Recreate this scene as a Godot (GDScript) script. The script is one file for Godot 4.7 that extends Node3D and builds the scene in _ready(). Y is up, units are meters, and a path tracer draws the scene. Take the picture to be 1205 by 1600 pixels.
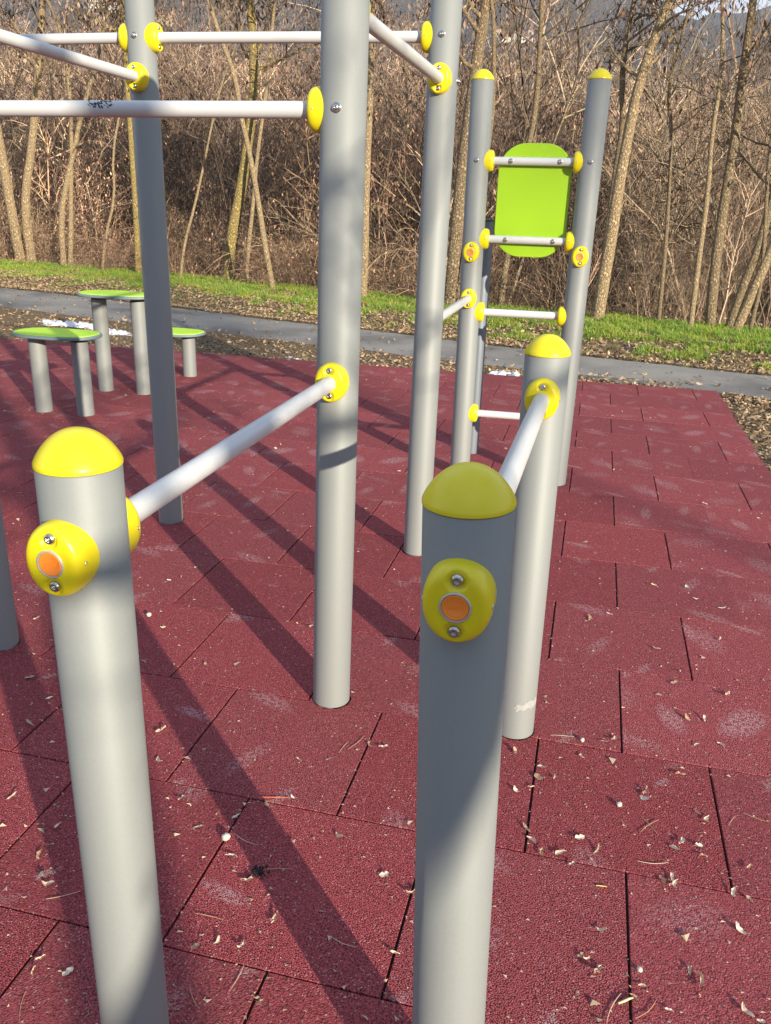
extends Node3D
# An outdoor workout rig on red rubber tiles. x runs along the bars to the right, -z runs away from the camera.

const SUN_SIDE := Vector2(0.698, 0.716)      # horizontal direction towards the sun (x, z)
const SUN_RISE := 0.279                      # height gained per metre towards the sun
const POST_R := 0.06
const BAR_R := 0.0212

var rng := RandomNumberGenerator.new()
var used := {}
var M := {}
var G := {}

# ---------------------------------------------------------------- mesh builder
class MB:
	var v := PackedVector3Array()
	var n := PackedVector3Array()
	var c := PackedColorArray()
	var t := PackedVector2Array()
	var i := PackedInt32Array()
	func vert(p: Vector3, nn: Vector3, col := Color.WHITE, uv := Vector2.ZERO) -> int:
		v.push_back(p); n.push_back(nn); c.push_back(col); t.push_back(uv)
		return v.size() - 1
	func face(a: int, b: int, d: int) -> void:
		i.push_back(a); i.push_back(b); i.push_back(d)
	func tri(a: Vector3, b: Vector3, d: Vector3, col := Color.WHITE) -> void:
		var nn := (d - a).cross(b - a).normalized()
		var k := vert(a, nn, col, Vector2(a.x, a.z)); vert(b, nn, col, Vector2(b.x, b.z)); vert(d, nn, col, Vector2(d.x, d.z))
		face(k, k + 1, k + 2)
	func quad(a: Vector3, b: Vector3, d: Vector3, e: Vector3, col := Color.WHITE) -> void:
		var nn := (d - a).cross(b - a)
		if nn.length_squared() < 1e-14:
			nn = (e - a).cross(d - a)
		nn = nn.normalized()
		var k := vert(a, nn, col, Vector2(0, 0)); vert(b, nn, col, Vector2(1, 0)); vert(d, nn, col, Vector2(1, 1)); vert(e, nn, col, Vector2(0, 1))
		face(k, k + 1, k + 2); face(k, k + 2, k + 3)
	func box(p: Vector3, s: Vector3, col := Color.WHITE) -> void:
		var h := s * 0.5
		var q := []
		for k in 8:
			q.append(p + Vector3(h.x if k & 1 else -h.x, h.y if k & 2 else -h.y, h.z if k & 4 else -h.z))
		quad(q[4], q[6], q[7], q[5], col); quad(q[1], q[3], q[2], q[0], col); quad(q[2], q[3], q[7], q[6], col)
		quad(q[0], q[4], q[5], q[1], col); quad(q[0], q[2], q[6], q[4], col); quad(q[5], q[7], q[3], q[1], col)
	func tube(p: PackedVector3Array, r: PackedFloat32Array, sides: int, col := Color.WHITE, knobs := 0.0, closed := true) -> void:
		var m := p.size()
		var d := (p[1] - p[0]).normalized()
		var side := d.cross(Vector3(0.31, 0.2, 0.93)).normalized()
		var along := 0.0
		var first := v.size()
		for k in m:
			var dn := d
			if k == 0: dn = (p[1] - p[0]).normalized()
			elif k == m - 1: dn = (p[k] - p[k - 1]).normalized()
			else: dn = (p[k + 1] - p[k - 1]).normalized()
			if k > 0: along += p[k].distance_to(p[k - 1])
			side = (side - dn * side.dot(dn)).normalized()
			var up := dn.cross(side)
			for j in sides + 1:
				var a := TAU * (j % sides) / sides
				var o := side * cos(a) + up * sin(a)
				var rr := r[k] * (1.0 + knobs * (sin(a * 3.0 + along * 2.1) * 0.6 + sin(a * 2.0 - along * 5.3) * 0.4))
				vert(p[k] + o * rr, o, col, Vector2(float(j) / sides, along))
		for k in m - 1:
			for j in sides:
				var a := first + k * (sides + 1) + j
				var b := a + sides + 1
				face(a, b + 1, a + 1); face(a, b, b + 1)
		if closed:
			for e in [0, m - 1]:
				var dd := (p[0] - p[1]).normalized() if e == 0 else (p[m - 1] - p[m - 2]).normalized()
				var mid := vert(p[e], dd, col)
				var ring := v.size()
				for j in sides:
					vert(v[first + e * (sides + 1) + j], dd, col)
				for j in sides:
					if e == 0: face(mid, ring + j, ring + (j + 1) % sides)
					else: face(mid, ring + (j + 1) % sides, ring + j)
	# turned about the z axis: profile of (radius, z) points
	func lathe(prof: PackedVector2Array, seg: int, col := Color.WHITE, smooth := true) -> void:
		var m := prof.size()
		for k in m - 1:
			var a := prof[k]
			var b := prof[k + 1]
			if a.distance_to(b) < 1e-7: continue
			var na := _pn(prof, k, smooth, true)
			var nb := _pn(prof, k, smooth, false)
			var f := v.size()
			for j in seg + 1:
				var g := TAU * j / seg
				var cs := Vector3(cos(g), sin(g), 0)
				vert(cs * a.x + Vector3(0, 0, a.y), (cs * na.x + Vector3(0, 0, na.y)).normalized(), col, Vector2(float(j) / seg * TAU * 0.06, a.y))
				vert(cs * b.x + Vector3(0, 0, b.y), (cs * nb.x + Vector3(0, 0, nb.y)).normalized(), col, Vector2(float(j) / seg * TAU * 0.06, b.y))
			for j in seg:
				var q := f + j * 2
				face(q, q + 1, q + 3); face(q, q + 3, q + 2)
	func _pn(prof: PackedVector2Array, k: int, smooth: bool, start: bool) -> Vector2:
		var d := (prof[k + 1] - prof[k]).normalized()
		var here := Vector2(d.y, -d.x)
		var o := k - 1 if start else k + 1
		if smooth and o >= 0 and o < prof.size() - 1:
			var e := (prof[o + 1] - prof[o]).normalized()
			var nn := Vector2(e.y, -e.x)
			if nn.dot(here) > 0.6:
				return (nn + here).normalized()
		return here
	func mesh(mat: Material = null) -> ArrayMesh:
		var am := ArrayMesh.new()
		var arr := []
		arr.resize(Mesh.ARRAY_MAX)
		arr[Mesh.ARRAY_VERTEX] = v; arr[Mesh.ARRAY_NORMAL] = n; arr[Mesh.ARRAY_COLOR] = c; arr[Mesh.ARRAY_TEX_UV] = t; arr[Mesh.ARRAY_INDEX] = i
		am.add_surface_from_arrays(Mesh.PRIMITIVE_TRIANGLES, arr)
		if mat: am.surface_set_material(0, mat)
		return am

# ---------------------------------------------------------------- scene helpers
func numbered(called: String) -> String:
	if not used.has(called):
		used[called] = 0
		return called
	used[called] += 1
	return "%s_%03d" % [called, used[called]]

func tag(o: Node, label: String, category: String, group := "") -> Node:
	o.set_meta("label", label); o.set_meta("category", category)
	if group: o.set_meta("group", group)
	return o

func thing(called: String, label: String, category: String, at := Vector3.ZERO, group := "") -> Node3D:
	var o := Node3D.new()
	o.name = numbered(called)
	add_child(o)
	o.position = at
	tag(o, label, category, group)
	return o

func put(called: String, mesh: Mesh, parent: Node = self, mat: Material = null) -> MeshInstance3D:
	var o := MeshInstance3D.new()
	o.name = numbered(called) if parent == self else called
	o.mesh = mesh
	if mat: o.material_override = mat
	parent.add_child(o, true)
	return o

func many(called: String, mesh: Mesh, where: Array, mat: Material, cols := []) -> MultiMeshInstance3D:
	var mm := MultiMesh.new()
	mm.transform_format = MultiMesh.TRANSFORM_3D
	mm.use_colors = cols.size() > 0
	mm.mesh = mesh
	mm.instance_count = where.size()
	for k in where.size():
		mm.set_instance_transform(k, where[k])
		if cols.size(): mm.set_instance_color(k, cols[k])
	var o := MultiMeshInstance3D.new()
	o.name = numbered(called)
	o.multimesh = mm
	o.material_override = mat
	add_child(o)
	return o

func lin(r: float, g: float, b: float) -> Color:
	return Color(r, g, b).linear_to_srgb()

func mat(col: Color, rough: float, metal := 0.0) -> StandardMaterial3D:
	var m := StandardMaterial3D.new()
	m.albedo_color = col; m.roughness = rough; m.metallic = metal
	return m

func noise(kind: int, freq: float, sd: int, octaves := 3) -> FastNoiseLite:
	var f := FastNoiseLite.new()
	f.noise_type = kind as FastNoiseLite.NoiseType
	f.frequency = freq; f.seed = sd
	f.fractal_octaves = octaves
	if octaves <= 1: f.fractal_type = FastNoiseLite.FRACTAL_NONE
	return f

func grey(f: FastNoiseLite, w: int, h: int, seamless := true) -> PackedByteArray:
	var im: Image = f.get_seamless_image(w, h) if seamless else f.get_image(w, h)
	im.convert(Image.FORMAT_L8)
	return im.get_data()

func ramp_tex(data: PackedByteArray, w: int, h: int, stops: Array) -> ImageTexture:
	var g := Gradient.new()
	g.offsets = PackedFloat32Array(stops.map(func(s): return s[0]))
	g.colors = PackedColorArray(stops.map(func(s): return s[1]))
	var lut := []
	for k in 256: lut.append(g.sample(k / 255.0))
	var out := PackedByteArray()
	out.resize(w * h * 3)
	for k in w * h:
		var c: Color = lut[data[k]]
		out[k * 3] = c.r8; out[k * 3 + 1] = c.g8; out[k * 3 + 2] = c.b8
	return ImageTexture.create_from_image(Image.create_from_data(w, h, false, Image.FORMAT_RGB8, out))

func normal_tex(data: PackedByteArray, w: int, h: int, k: float) -> ImageTexture:
	var im := Image.create_from_data(w, h, false, Image.FORMAT_L8, data)
	im.convert(Image.FORMAT_RGBA8)
	im.bump_map_to_normal_map(k)
	return ImageTexture.create_from_image(im)

func at_line(line: Array, x: float) -> float:      # line of [x, v] points, extended at both ends
	var k := 0
	while k < line.size() - 2 and x > line[k + 1][0]: k += 1
	var a: Array = line[k]
	var b: Array = line[k + 1]
	return a[1] + (b[1] - a[1]) * (x - a[0]) / (b[0] - a[0])

# edges seen on the ground as [x, distance ahead]
const PATH_NEAR := [[-40, 21.0], [-16, 13.2], [-12, 11.9], [-8.44, 10.72], [-6.5, 10.18], [-5, 9.85], [-3.5, 9.43], [-2.3, 9.1], [-1.4, 8.9], [-0.4, 8.6], [0.6, 8.36], [1.2, 8.24], [2, 7.95], [4, 7.2], [8, 5.4], [14, 2.5], [40, -9]]
const PATH_FAR := [[-40, 23.5], [-16, 15.6], [-12.5, 14.1], [-10.3, 13.2], [-8.9, 12.85], [-6.45, 12.03], [-4.7, 11.4], [-3.8, 11.1], [-2.3, 10.7], [-1.2, 10.3], [-0.06, 9.92], [1.24, 9.57], [1.9, 9.4], [4, 8.7], [8, 7.0], [14, 4.2], [40, -7]]
const BANK := [[-40, 25.5], [-16, 18.3], [-13.7, 17.6], [-11.9, 17.3], [-9.86, 16.77], [-7.24, 15.94], [-5.24, 15.2], [-3.58, 14.5], [-2.37, 14.08], [-0.24, 13.4], [1.14, 12.95], [2.43, 12.6], [5, 11.9], [9, 10.6], [40, 2]]

var tn := FastNoiseLite.new()
var tn2 := FastNoiseLite.new()

func ground_y(x: float, z: float) -> float:
	var v := -z
	var pn := at_line(PATH_NEAR, x)
	var pf := at_line(PATH_FAR, x)
	var bk := at_line(BANK, x)
	var y := -0.02
	var off := maxf(maxf(x - 1.215, v - 8.23), 0.0)
	var rough := smoothstep(0.05, 0.8, off) if v < pn else smoothstep(0.0, 0.6, v - pf)
	if v > pn - 0.5 and v < pf: rough = 0.0
	y += rough * tn.get_noise_2d(x * 3.0, z * 3.0) * 0.035
	var s := v - bk
	if v > pf:
		y += 0.05 * smoothstep(0.0, 1.5, v - pf)
	if s > 0.0:
		y -= 0.45 * smoothstep(0.0, 2.5, s)
		if s > 5.0:
			var k := lerpf(0.15, 0.103, smoothstep(-0.5, -0.22, x / maxf(v, 1.0)))
			y += (s - 5.0) * k * smoothstep(5.0, 14.0, s)
			y += tn2.get_noise_2d(x, z) * minf(s * 0.04, 7.0)
			y -= maxf(s - 260.0, 0.0) * 0.16
	return y

func _ready() -> void:
	rng.seed = 7
	tn.seed = 3; tn.frequency = 0.35
	tn2.seed = 5; tn2.frequency = 0.012
	build_camera_and_light()
	build_materials()
	build_ground()
	build_far()
	build_rig()
	build_stools()
	build_trees()
	build_thicket()
	build_shade_trees()
	build_verges()
	build_litter()

# ---------------------------------------------------------------- camera, sky, sun
func build_camera_and_light() -> void:
	var cam := Camera3D.new()
	cam.name = "camera"
	cam.transform = Transform3D(Basis(Vector3(0.970251, 0.02908, -0.24035), Vector3(-0.109537, 0.938065, -0.328687), Vector3(0.215905, 0.345236, 0.913344)).orthonormalized(), Vector3(0, 1.5307, 0))
	cam.fov = 63.34
	cam.near = 0.05; cam.far = 6000.0
	add_child(cam)
	cam.current = true
	var sky := ProceduralSkyMaterial.new()
	sky.sky_top_color = lin(0.125, 0.195, 0.34)
	sky.sky_horizon_color = lin(0.36, 0.4, 0.45)
	sky.sky_curve = 0.16
	sky.ground_bottom_color = lin(0.12, 0.1, 0.08)
	sky.ground_horizon_color = lin(0.35, 0.34, 0.33)
	sky.sun_angle_max = 0.0
	var cov := FastNoiseLite.new()
	cov.seed = 11; cov.frequency = 0.006; cov.fractal_octaves = 5
	var cloud := Image.create(512, 256, false, Image.FORMAT_RGBA8)
	for y in 256:
		for x in 512:
			var a := TAU * x / 512.0
			var w := cov.get_noise_3d(cos(a) * 140.0, y * 2.2, sin(a) * 140.0)
			cloud.set_pixel(x, y, Color(1, 1, 1, clampf(w * 1.2 + 0.12, 0.0, 0.35)))
	sky.sky_cover = ImageTexture.create_from_image(cloud)
	var e := Environment.new()
	e.background_mode = Environment.BG_SKY
	e.sky = Sky.new()
	e.sky.sky_material = sky
	e.tonemap_mode = Environment.TONE_MAPPER_LINEAR
	e.tonemap_exposure = 1.8
	e.sdfgi_enabled = true; e.ssao_enabled = true; e.ssil_enabled = true
	e.fog_enabled = true
	e.fog_density = 0.00024
	e.fog_light_color = lin(0.62, 0.7, 0.85)
	var we := WorldEnvironment.new()
	we.name = "environment"
	we.environment = e
	add_child(we)
	var sun := DirectionalLight3D.new()
	sun.name = "sun"
	sun.light_energy = 1.5
	sun.light_color = Color(1.0, 0.95, 0.86)
	sun.light_angular_distance = 0.55
	sun.shadow_enabled = true
	var to := Vector3(SUN_SIDE.x, SUN_RISE, SUN_SIDE.y).normalized()
	sun.transform = Transform3D(Basis.looking_at(-to, Vector3.UP), Vector3(0, 20, 0))
	add_child(sun)

# ---------------------------------------------------------------- materials
func build_materials() -> void:
	var fine := grey(noise(FastNoiseLite.TYPE_SIMPLEX, 0.2, 1, 3), 256, 256)
	var silver := mat(lin(0.235, 0.25, 0.243), 0.58, 0.1)
	silver.normal_enabled = true
	silver.normal_texture = normal_tex(fine, 256, 256, 1.2)
	silver.normal_scale = 0.025
	silver.uv1_triplanar = true
	silver.uv1_scale = Vector3.ONE * 9.0
	var blot := grey(noise(FastNoiseLite.TYPE_SIMPLEX, 0.02, 8, 5), 512, 512)
	silver.albedo_texture = ramp_tex(blot, 512, 512, [[0.0, Color(0.97, 0.97, 0.97)], [0.5, Color(0.99, 0.99, 0.99)], [1.0, Color(1, 1, 1)]])
	M.silver = silver
	var white := mat(lin(0.56, 0.575, 0.58), 0.34)
	M.white = white
	M.yellow = mat(lin(0.74, 0.63, 0.012), 0.33)
	M.yellow.subsurf_scatter_enabled = true
	M.yellow.subsurf_scatter_strength = 0.05
	M.orange = mat(lin(0.92, 0.27, 0.03), 0.45)
	M.ring = mat(lin(0.5, 0.5, 0.47), 0.4, 0.3)
	M.steel = mat(lin(0.55, 0.54, 0.52), 0.28, 1.0)
	M.lime = mat(lin(0.32, 0.56, 0.014), 0.42)
	M.lime_edge = mat(lin(0.1, 0.26, 0.02), 0.5)
	M.deck_edge = mat(lin(0.16, 0.22, 0.24), 0.5)
	M.dark = mat(lin(0.03, 0.03, 0.032), 0.7)
	# deck: lime with a worn, scuffed grip
	var scuff := grey(noise(FastNoiseLite.TYPE_SIMPLEX, 0.05, 21, 5), 256, 256)
	M.deck = mat(Color.WHITE, 0.6)
	M.deck.albedo_texture = ramp_tex(scuff, 256, 256, [[0.0, lin(0.34, 0.55, 0.04)], [0.5, lin(0.5, 0.8, 0.03)], [0.85, lin(0.5, 0.8, 0.06)], [1.0, lin(0.6, 0.8, 0.22)]])
	M.deck.uv1_triplanar = true
	M.deck.uv1_scale = Vector3.ONE * 3.0
	# rubber: pressed granules, some pale, with patches of trodden-in dust
	var s := 512
	var cell := noise(FastNoiseLite.TYPE_CELLULAR, 0.27, 4, 1)
	cell.cellular_return_type = FastNoiseLite.RETURN_DISTANCE
	var hgt := grey(cell, s, s)
	for k in hgt.size(): hgt[k] = 255 - hgt[k]
	M.rubber = []
	var rn := normal_tex(hgt, s, s, 5.0)
	for vnt in 9:
		var tone := noise(FastNoiseLite.TYPE_CELLULAR, 0.27, 4, 1)
		tone.cellular_return_type = FastNoiseLite.RETURN_CELL_VALUE
		var tv := grey(tone, s, s)
		var dust := PackedFloat32Array()
		dust.resize(s * s)
		var sr := RandomNumberGenerator.new()
		sr.seed = 640 + vnt
		for q in ([2, 1, 3, 1, 4, 6, 7, 5, 8][vnt] as int):
			var cx := sr.randf() * s
			var cy := sr.randf() * s
			var la := sr.randf_range(26.0, 130.0)
			var lb := la * sr.randf_range(0.25, 0.6)
			var an := sr.randf() * PI
			var am := sr.randf_range(0.2, 0.8)
			for yy in range(maxi(0, int(cy - la)), mini(s, int(cy + la))):
				for xx in range(maxi(0, int(cx - la)), mini(s, int(cx + la))):
					var ex := ((xx - cx) * cos(an) + (yy - cy) * sin(an)) / la
					var ey := (-(xx - cx) * sin(an) + (yy - cy) * cos(an)) / lb
					var w := 1.0 - ex * ex - ey * ey
					if w > 0.0: dust[yy * s + xx] = minf(dust[yy * s + xx] + w * am, 1.2)
		var sv := grey(noise(FastNoiseLite.TYPE_SIMPLEX, 0.05, 60 + vnt, 4), s, s)
		var crumb := grey(noise(FastNoiseLite.TYPE_SIMPLEX, 0.16, 80 + vnt, 2), s, s)
		var out := PackedByteArray()
		out.resize(s * s * 3)
		var lut := PackedByteArray()
		lut.resize(4096)
		for k in 4096: lut[k] = roundi(255.0 * clampf(Color(k / 4095.0, 0, 0).linear_to_srgb().r, 0, 1))
		for k in s * s:
			var g := tv[k] / 255.0
			var hh := hgt[k] / 255.0
			var f := (0.1 + 1.25 * hh) * (0.6 + 0.72 * g)
			var r := 0.33 * f
			var gr := 0.061 * f
			var b := 0.069 * f
			var d := dust[k]
			if d > 0.0:
				d *= clampf((sv[k] / 255.0 - 0.3) * 3.2, 0.0, 1.0)
				d = minf(1.0, d * 1.9 * clampf((crumb[k] / 255.0 - 0.4) * 3.5 + (hh - 0.3) * 1.4, 0.0, 1.0))
			d = minf(d * 0.75 + (0.08 if crumb[k] > 150 else 0.0) * hh + (0.02 if vnt < 4 else 0.11) * hh * clampf((sv[k] / 255.0 - 0.2) * 1.8, 0.0, 1.0), 0.8)
			if g > 0.955 and hh > 0.45: d = maxf(d, 0.6)
			r = lerpf(r, 0.46, d); gr = lerpf(gr, 0.3, d); b = lerpf(b, 0.3, d)
			out[k * 3] = lut[clampi(int(r * 4095), 0, 4095)]; out[k * 3 + 1] = lut[clampi(int(gr * 4095), 0, 4095)]; out[k * 3 + 2] = lut[clampi(int(b * 4095), 0, 4095)]
		var m := mat(Color(1, 1, 1) * lerpf(0.92, 1.0, (vnt * 5 % 9) / 8.0), 0.85)
		m.albedo_texture = ImageTexture.create_from_image(Image.create_from_data(s, s, false, Image.FORMAT_RGB8, out))
		m.normal_enabled = true
		m.normal_texture = rn
		m.normal_scale = 0.65
		m.metallic_specular = 0.3
		M.rubber.append(m)
	M.gap_shade = mat(lin(0.022, 0.012, 0.012), 0.95)  # near-black that paints the shade in the gap round each post foot
	M.underlay = mat(lin(0.05, 0.014, 0.015), 0.9)
	# asphalt
	var asp := grey(noise(FastNoiseLite.TYPE_SIMPLEX, 0.22, 9, 3), 512, 512)
	var big := grey(noise(FastNoiseLite.TYPE_SIMPLEX, 0.01, 10, 4), 512, 512)
	M.asphalt = mat(Color.WHITE, 0.95)
	M.asphalt.specular_mode = BaseMaterial3D.SPECULAR_DISABLED
	M.asphalt.albedo_texture = ramp_tex(asp, 512, 512, [[0.0, lin(0.2, 0.19, 0.172)], [0.5, lin(0.345, 0.33, 0.3)], [0.8, lin(0.415, 0.395, 0.36)], [1.0, lin(0.6, 0.57, 0.52)]])
	M.asphalt.uv1_triplanar = true; M.asphalt.uv1_world_triplanar = true
	M.asphalt.uv1_scale = Vector3.ONE * 0.9
	M.asphalt.normal_enabled = true
	M.asphalt.normal_texture = normal_tex(asp, 512, 512, 3.0)
	M.asphalt.normal_scale = 0.6
	M.asphalt.detail_enabled = true
	M.asphalt.detail_blend_mode = BaseMaterial3D.BLEND_MODE_MUL
	M.asphalt.detail_uv_layer = BaseMaterial3D.DETAIL_UV_2
	M.asphalt.detail_albedo = ramp_tex(big, 512, 512, [[0.0, Color(0.72, 0.72, 0.73)], [0.5, Color(0.9, 0.9, 0.9)], [1.0, Color(1, 0.99, 0.97)]])
	M.asphalt.uv2_triplanar = true; M.asphalt.uv2_world_triplanar = true
	M.asphalt.uv2_scale = Vector3.ONE * 0.13
	# soil
	var so := grey(noise(FastNoiseLite.TYPE_SIMPLEX, 0.06, 12, 5), 512, 512)
	M.soil = mat(Color.WHITE, 0.95)
	M.soil.specular_mode = BaseMaterial3D.SPECULAR_DISABLED
	M.soil.albedo_texture = ramp_tex(so, 512, 512, [[0.0, lin(0.075, 0.053, 0.032)], [0.4, lin(0.16, 0.115, 0.07)], [0.65, lin(0.235, 0.175, 0.11)], [1.0, lin(0.38, 0.29, 0.19)]])
	M.soil.uv1_triplanar = true; M.soil.uv1_world_triplanar = true
	M.soil.uv1_scale = Vector3.ONE * 0.8
	M.soil.normal_enabled = true
	M.soil.normal_texture = normal_tex(so, 512, 512, 6.0)
	# bark
	var bk := PackedByteArray()
	bk.resize(256 * 512)
	var bn := noise(FastNoiseLite.TYPE_SIMPLEX, 1.0, 14, 4)
	for y in 512:
		for x in 256:
			var a := TAU * x / 256.0
			var w := 1.0 - absf(bn.get_noise_3d(cos(a) * 1.7, sin(a) * 1.7, y * 0.016)) * 2.2
			bk[y * 256 + x] = clampi(int(255 * (w * 0.75 + 0.25 * (0.5 + bn.get_noise_3d(cos(a) * 6.0, sin(a) * 6.0, y * 0.09)))), 0, 255)
	var bnorm := normal_tex(bk, 256, 512, 14.0)
	M.bark = []
	for tint in [[Color(0.54, 0.4, 0.225), Color(0.16, 0.115, 0.068)], [Color(0.38, 0.28, 0.16), Color(0.1, 0.073, 0.047)], [Color(0.48, 0.36, 0.125), Color(0.15, 0.11, 0.043)]]:
		var m := mat(Color.WHITE, 0.9)
		m.albedo_texture = ramp_tex(bk, 256, 512, [[0.0, tint[0].linear_to_srgb()], [0.45, (tint[0] * 0.85 + tint[1] * 0.15).linear_to_srgb()], [0.7, (tint[0] * 0.35 + tint[1] * 0.65).linear_to_srgb()], [1.0, tint[1].linear_to_srgb()]])
		m.normal_enabled = true
		m.normal_texture = bnorm
		m.uv1_scale = Vector3(1.0, 1.4, 1.0)
		M.bark.append(m)
	var tw := mat(Color.WHITE, 0.9)
	tw.vertex_color_use_as_albedo = true
	M.twig = tw
	var gm := mat(Color.WHITE, 0.7)
	gm.vertex_color_use_as_albedo = true
	gm.backlight_enabled = true
	gm.backlight = Color(0.25, 0.25, 0.2)
	M.blade = gm
	var sn := grey(noise(FastNoiseLite.TYPE_SIMPLEX, 0.08, 31, 4), 256, 256)
	M.snow = mat(lin(0.78, 0.8, 0.84), 0.6)
	M.snow.normal_enabled = true
	M.snow.normal_texture = normal_tex(sn, 256, 256, 4.0)
	M.snow.uv1_triplanar = true
	M.snow.subsurf_scatter_enabled = true
	M.snow.subsurf_scatter_strength = 0.2

# ---------------------------------------------------------------- ground, path, tiles
func build_ground() -> void:
	var xs := PackedFloat32Array()
	var x := -420.0
	while x < 320.0:
		xs.append(x)
		var near := maxf(maxf(-22.0 - x, x - 10.0), 0.0)
		x += 0.3 + near * 0.12
	var vs := PackedFloat32Array()
	var v := -60.0
	while v < 520.0:
		vs.append(v)
		var near := maxf(maxf(6.0 - v, v - 24.0), 0.0)
		v += 0.3 + near * 0.08
	var b := MB.new()
	for vv in vs:
		for xx in xs:
			var y := ground_y(xx, -vv)
			var e := 0.3
			var nn := Vector3(y - ground_y(xx + e, -vv), e, y - ground_y(xx, -vv + e)).normalized()
			b.vert(Vector3(xx, y, -vv), nn)
	var w := xs.size()
	for j in vs.size() - 1:
		for k in w - 1:
			var a := j * w + k
			b.face(a, a + w, a + w + 1); b.face(a, a + w + 1, a + 1)
	var g := put("ground", b.mesh(M.soil))
	g.set_meta("kind", "structure")
	# path, with ragged edges
	b = MB.new()
	var en := noise(FastNoiseLite.TYPE_SIMPLEX, 1.3, 17, 3)
	x = -38.0
	var cols := 7
	var rows := 0
	while x < 36.0:
		var n0 := at_line(PATH_NEAR, x) + en.get_noise_1d(x * 2.0) * 0.07
		var f0 := at_line(PATH_FAR, x) + en.get_noise_1d(x * 2.0 + 90.0) * 0.06
		for k in cols:
			var s := float(k) / (cols - 1)
			var yy := 0.002 + 0.018 * sin(PI * s)
			b.vert(Vector3(x, yy if k > 0 and k < cols - 1 else -0.03, -lerpf(n0, f0, s)), Vector3.UP)
		rows += 1
		x += 0.15 if x > -18 and x < 6 else 1.0
	for j in rows - 1:
		for k in cols - 1:
			var a := j * cols + k
			b.face(a, a + 1, a + cols + 1); b.face(a, a + cols + 1, a + cols)
	g = put("path", b.mesh(M.asphalt))
	g.set_meta("kind", "structure")
	# rubber surfacing
	var base := Node3D.new()
	base.name = "rubber_surface"
	base.set_meta("kind", "structure")
	add_child(base)
	b = MB.new()
	b.quad(Vector3(-9.5, -0.014, 2.5), Vector3(-9.5, -0.014, -8.225), Vector3(1.21, -0.014, -8.225), Vector3(1.21, -0.014, 2.5))
	put("underlay", b.mesh(M.underlay), base)
	var shapes := {}
	for n in range(-8, 8):
		var far := 4.23 - 0.5 * n
		var odd := posmod(n, 2) == 1
		var mid := far - 0.25
		var lo := -0.95 - 0.77 * (far - 1.0) - 1.3
		var k := -20
		while k < 4:
			var u0 := -0.018 + 0.5 * (k + (0.5 if odd else 0.0))
			var u1 := minf(u0 + 0.5, 1.215)
			k += 1
			if u1 < lo or u1 - u0 < 0.05: continue
			if n > 6 and (u0 < -1.6 or u0 > 1.0): continue
			var key := "full" if u1 - u0 > 0.45 else "cut"
			if not shapes.has(key): shapes[key] = tile_mesh(u1 - u0 - 0.0065, 0.4955)
			var o := put("tile", shapes[key], base, M.rubber[(4 + rng.randi() % 5) if rng.randf() < maxf(smoothstep(-0.4, 0.4, u0), smoothstep(3.6, 5.5, far)) else (rng.randi() % 5)])
			o.position = Vector3((u0 + u1) * 0.5, rng.randf_range(-0.0012, 0.0), -mid + rng.randf_range(-0.0008, 0.0008))
			var turn := 0.0
			if key == "full": turn = PI if rng.randf() < 0.5 else 0.0
			o.rotation = Vector3(rng.randf_range(-0.0012, 0.0012), turn, rng.randf_range(-0.0012, 0.0012))

func tile_mesh(w: float, d: float) -> ArrayMesh:
	var b := MB.new()
	var c := 0.0012
	var h := 0.03
	var lv := [[w * 0.5, d * 0.5, -h], [w * 0.5, d * 0.5, -c], [w * 0.5 - c, d * 0.5 - c, 0.0]]
	for k in 2:
		var lo: Array = lv[k]
		var hi: Array = lv[k + 1]
		var a := [Vector3(-lo[0], lo[2], -lo[1]), Vector3(lo[0], lo[2], -lo[1]), Vector3(lo[0], lo[2], lo[1]), Vector3(-lo[0], lo[2], lo[1])]
		var e := [Vector3(-hi[0], hi[2], -hi[1]), Vector3(hi[0], hi[2], -hi[1]), Vector3(hi[0], hi[2], hi[1]), Vector3(-hi[0], hi[2], hi[1])]
		for j in 4:
			var j2: int = (j + 1) % 4
			b.quad(a[j2], e[j2], e[j], a[j])
	var t := b.v.size()
	b.quad(Vector3(-lv[2][0], 0, -lv[2][1]), Vector3(lv[2][0], 0, -lv[2][1]), Vector3(lv[2][0], 0, lv[2][1]), Vector3(-lv[2][0], 0, lv[2][1]))
	for k in range(t, b.v.size()): b.n[k] = Vector3.UP
	for k in b.v.size(): b.t[k] = Vector2(b.v[k].x + 0.25, b.v[k].z + 0.25) * 2.0
	return b.mesh()

# ---------------------------------------------------------------- far hills and village
var pads: Array[Vector3] = []

func far_y(x: float, z: float) -> float:
	var d := sqrt(x * x + z * z)
	var az := rad_to_deg(atan2(x, -z)) + 13.3      # degrees right of the lens axis
	var y := tn2.get_noise_2d(x * 0.45, z * 0.45) * 26.0 + tn2.get_noise_2d(x * 2.0 + 90.0, z * 2.0) * 7.0
	var top := lerpf(0.27, 0.125, smoothstep(8.0, 17.0, az))
	if absf(az) > 60.0: top = lerpf(top, 0.05, smoothstep(60.0, 100.0, absf(az)))
	var rise := smoothstep(500.0, 1900.0, d) * top * 1900.0
	rise += smoothstep(280.0, 620.0, d) * 92.0 * (1.0 - smoothstep(60.0, 100.0, absf(az)) * 0.7)
	y = y * smoothstep(250.0, 700.0, d) + rise - 6.0
	for k in pads:
		var w := exp(-((x - k.x) * (x - k.x) + (z - k.z) * (z - k.z)) / 1600.0)
		if w > 0.002: y = lerpf(y, k.y, w)
	return y

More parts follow.
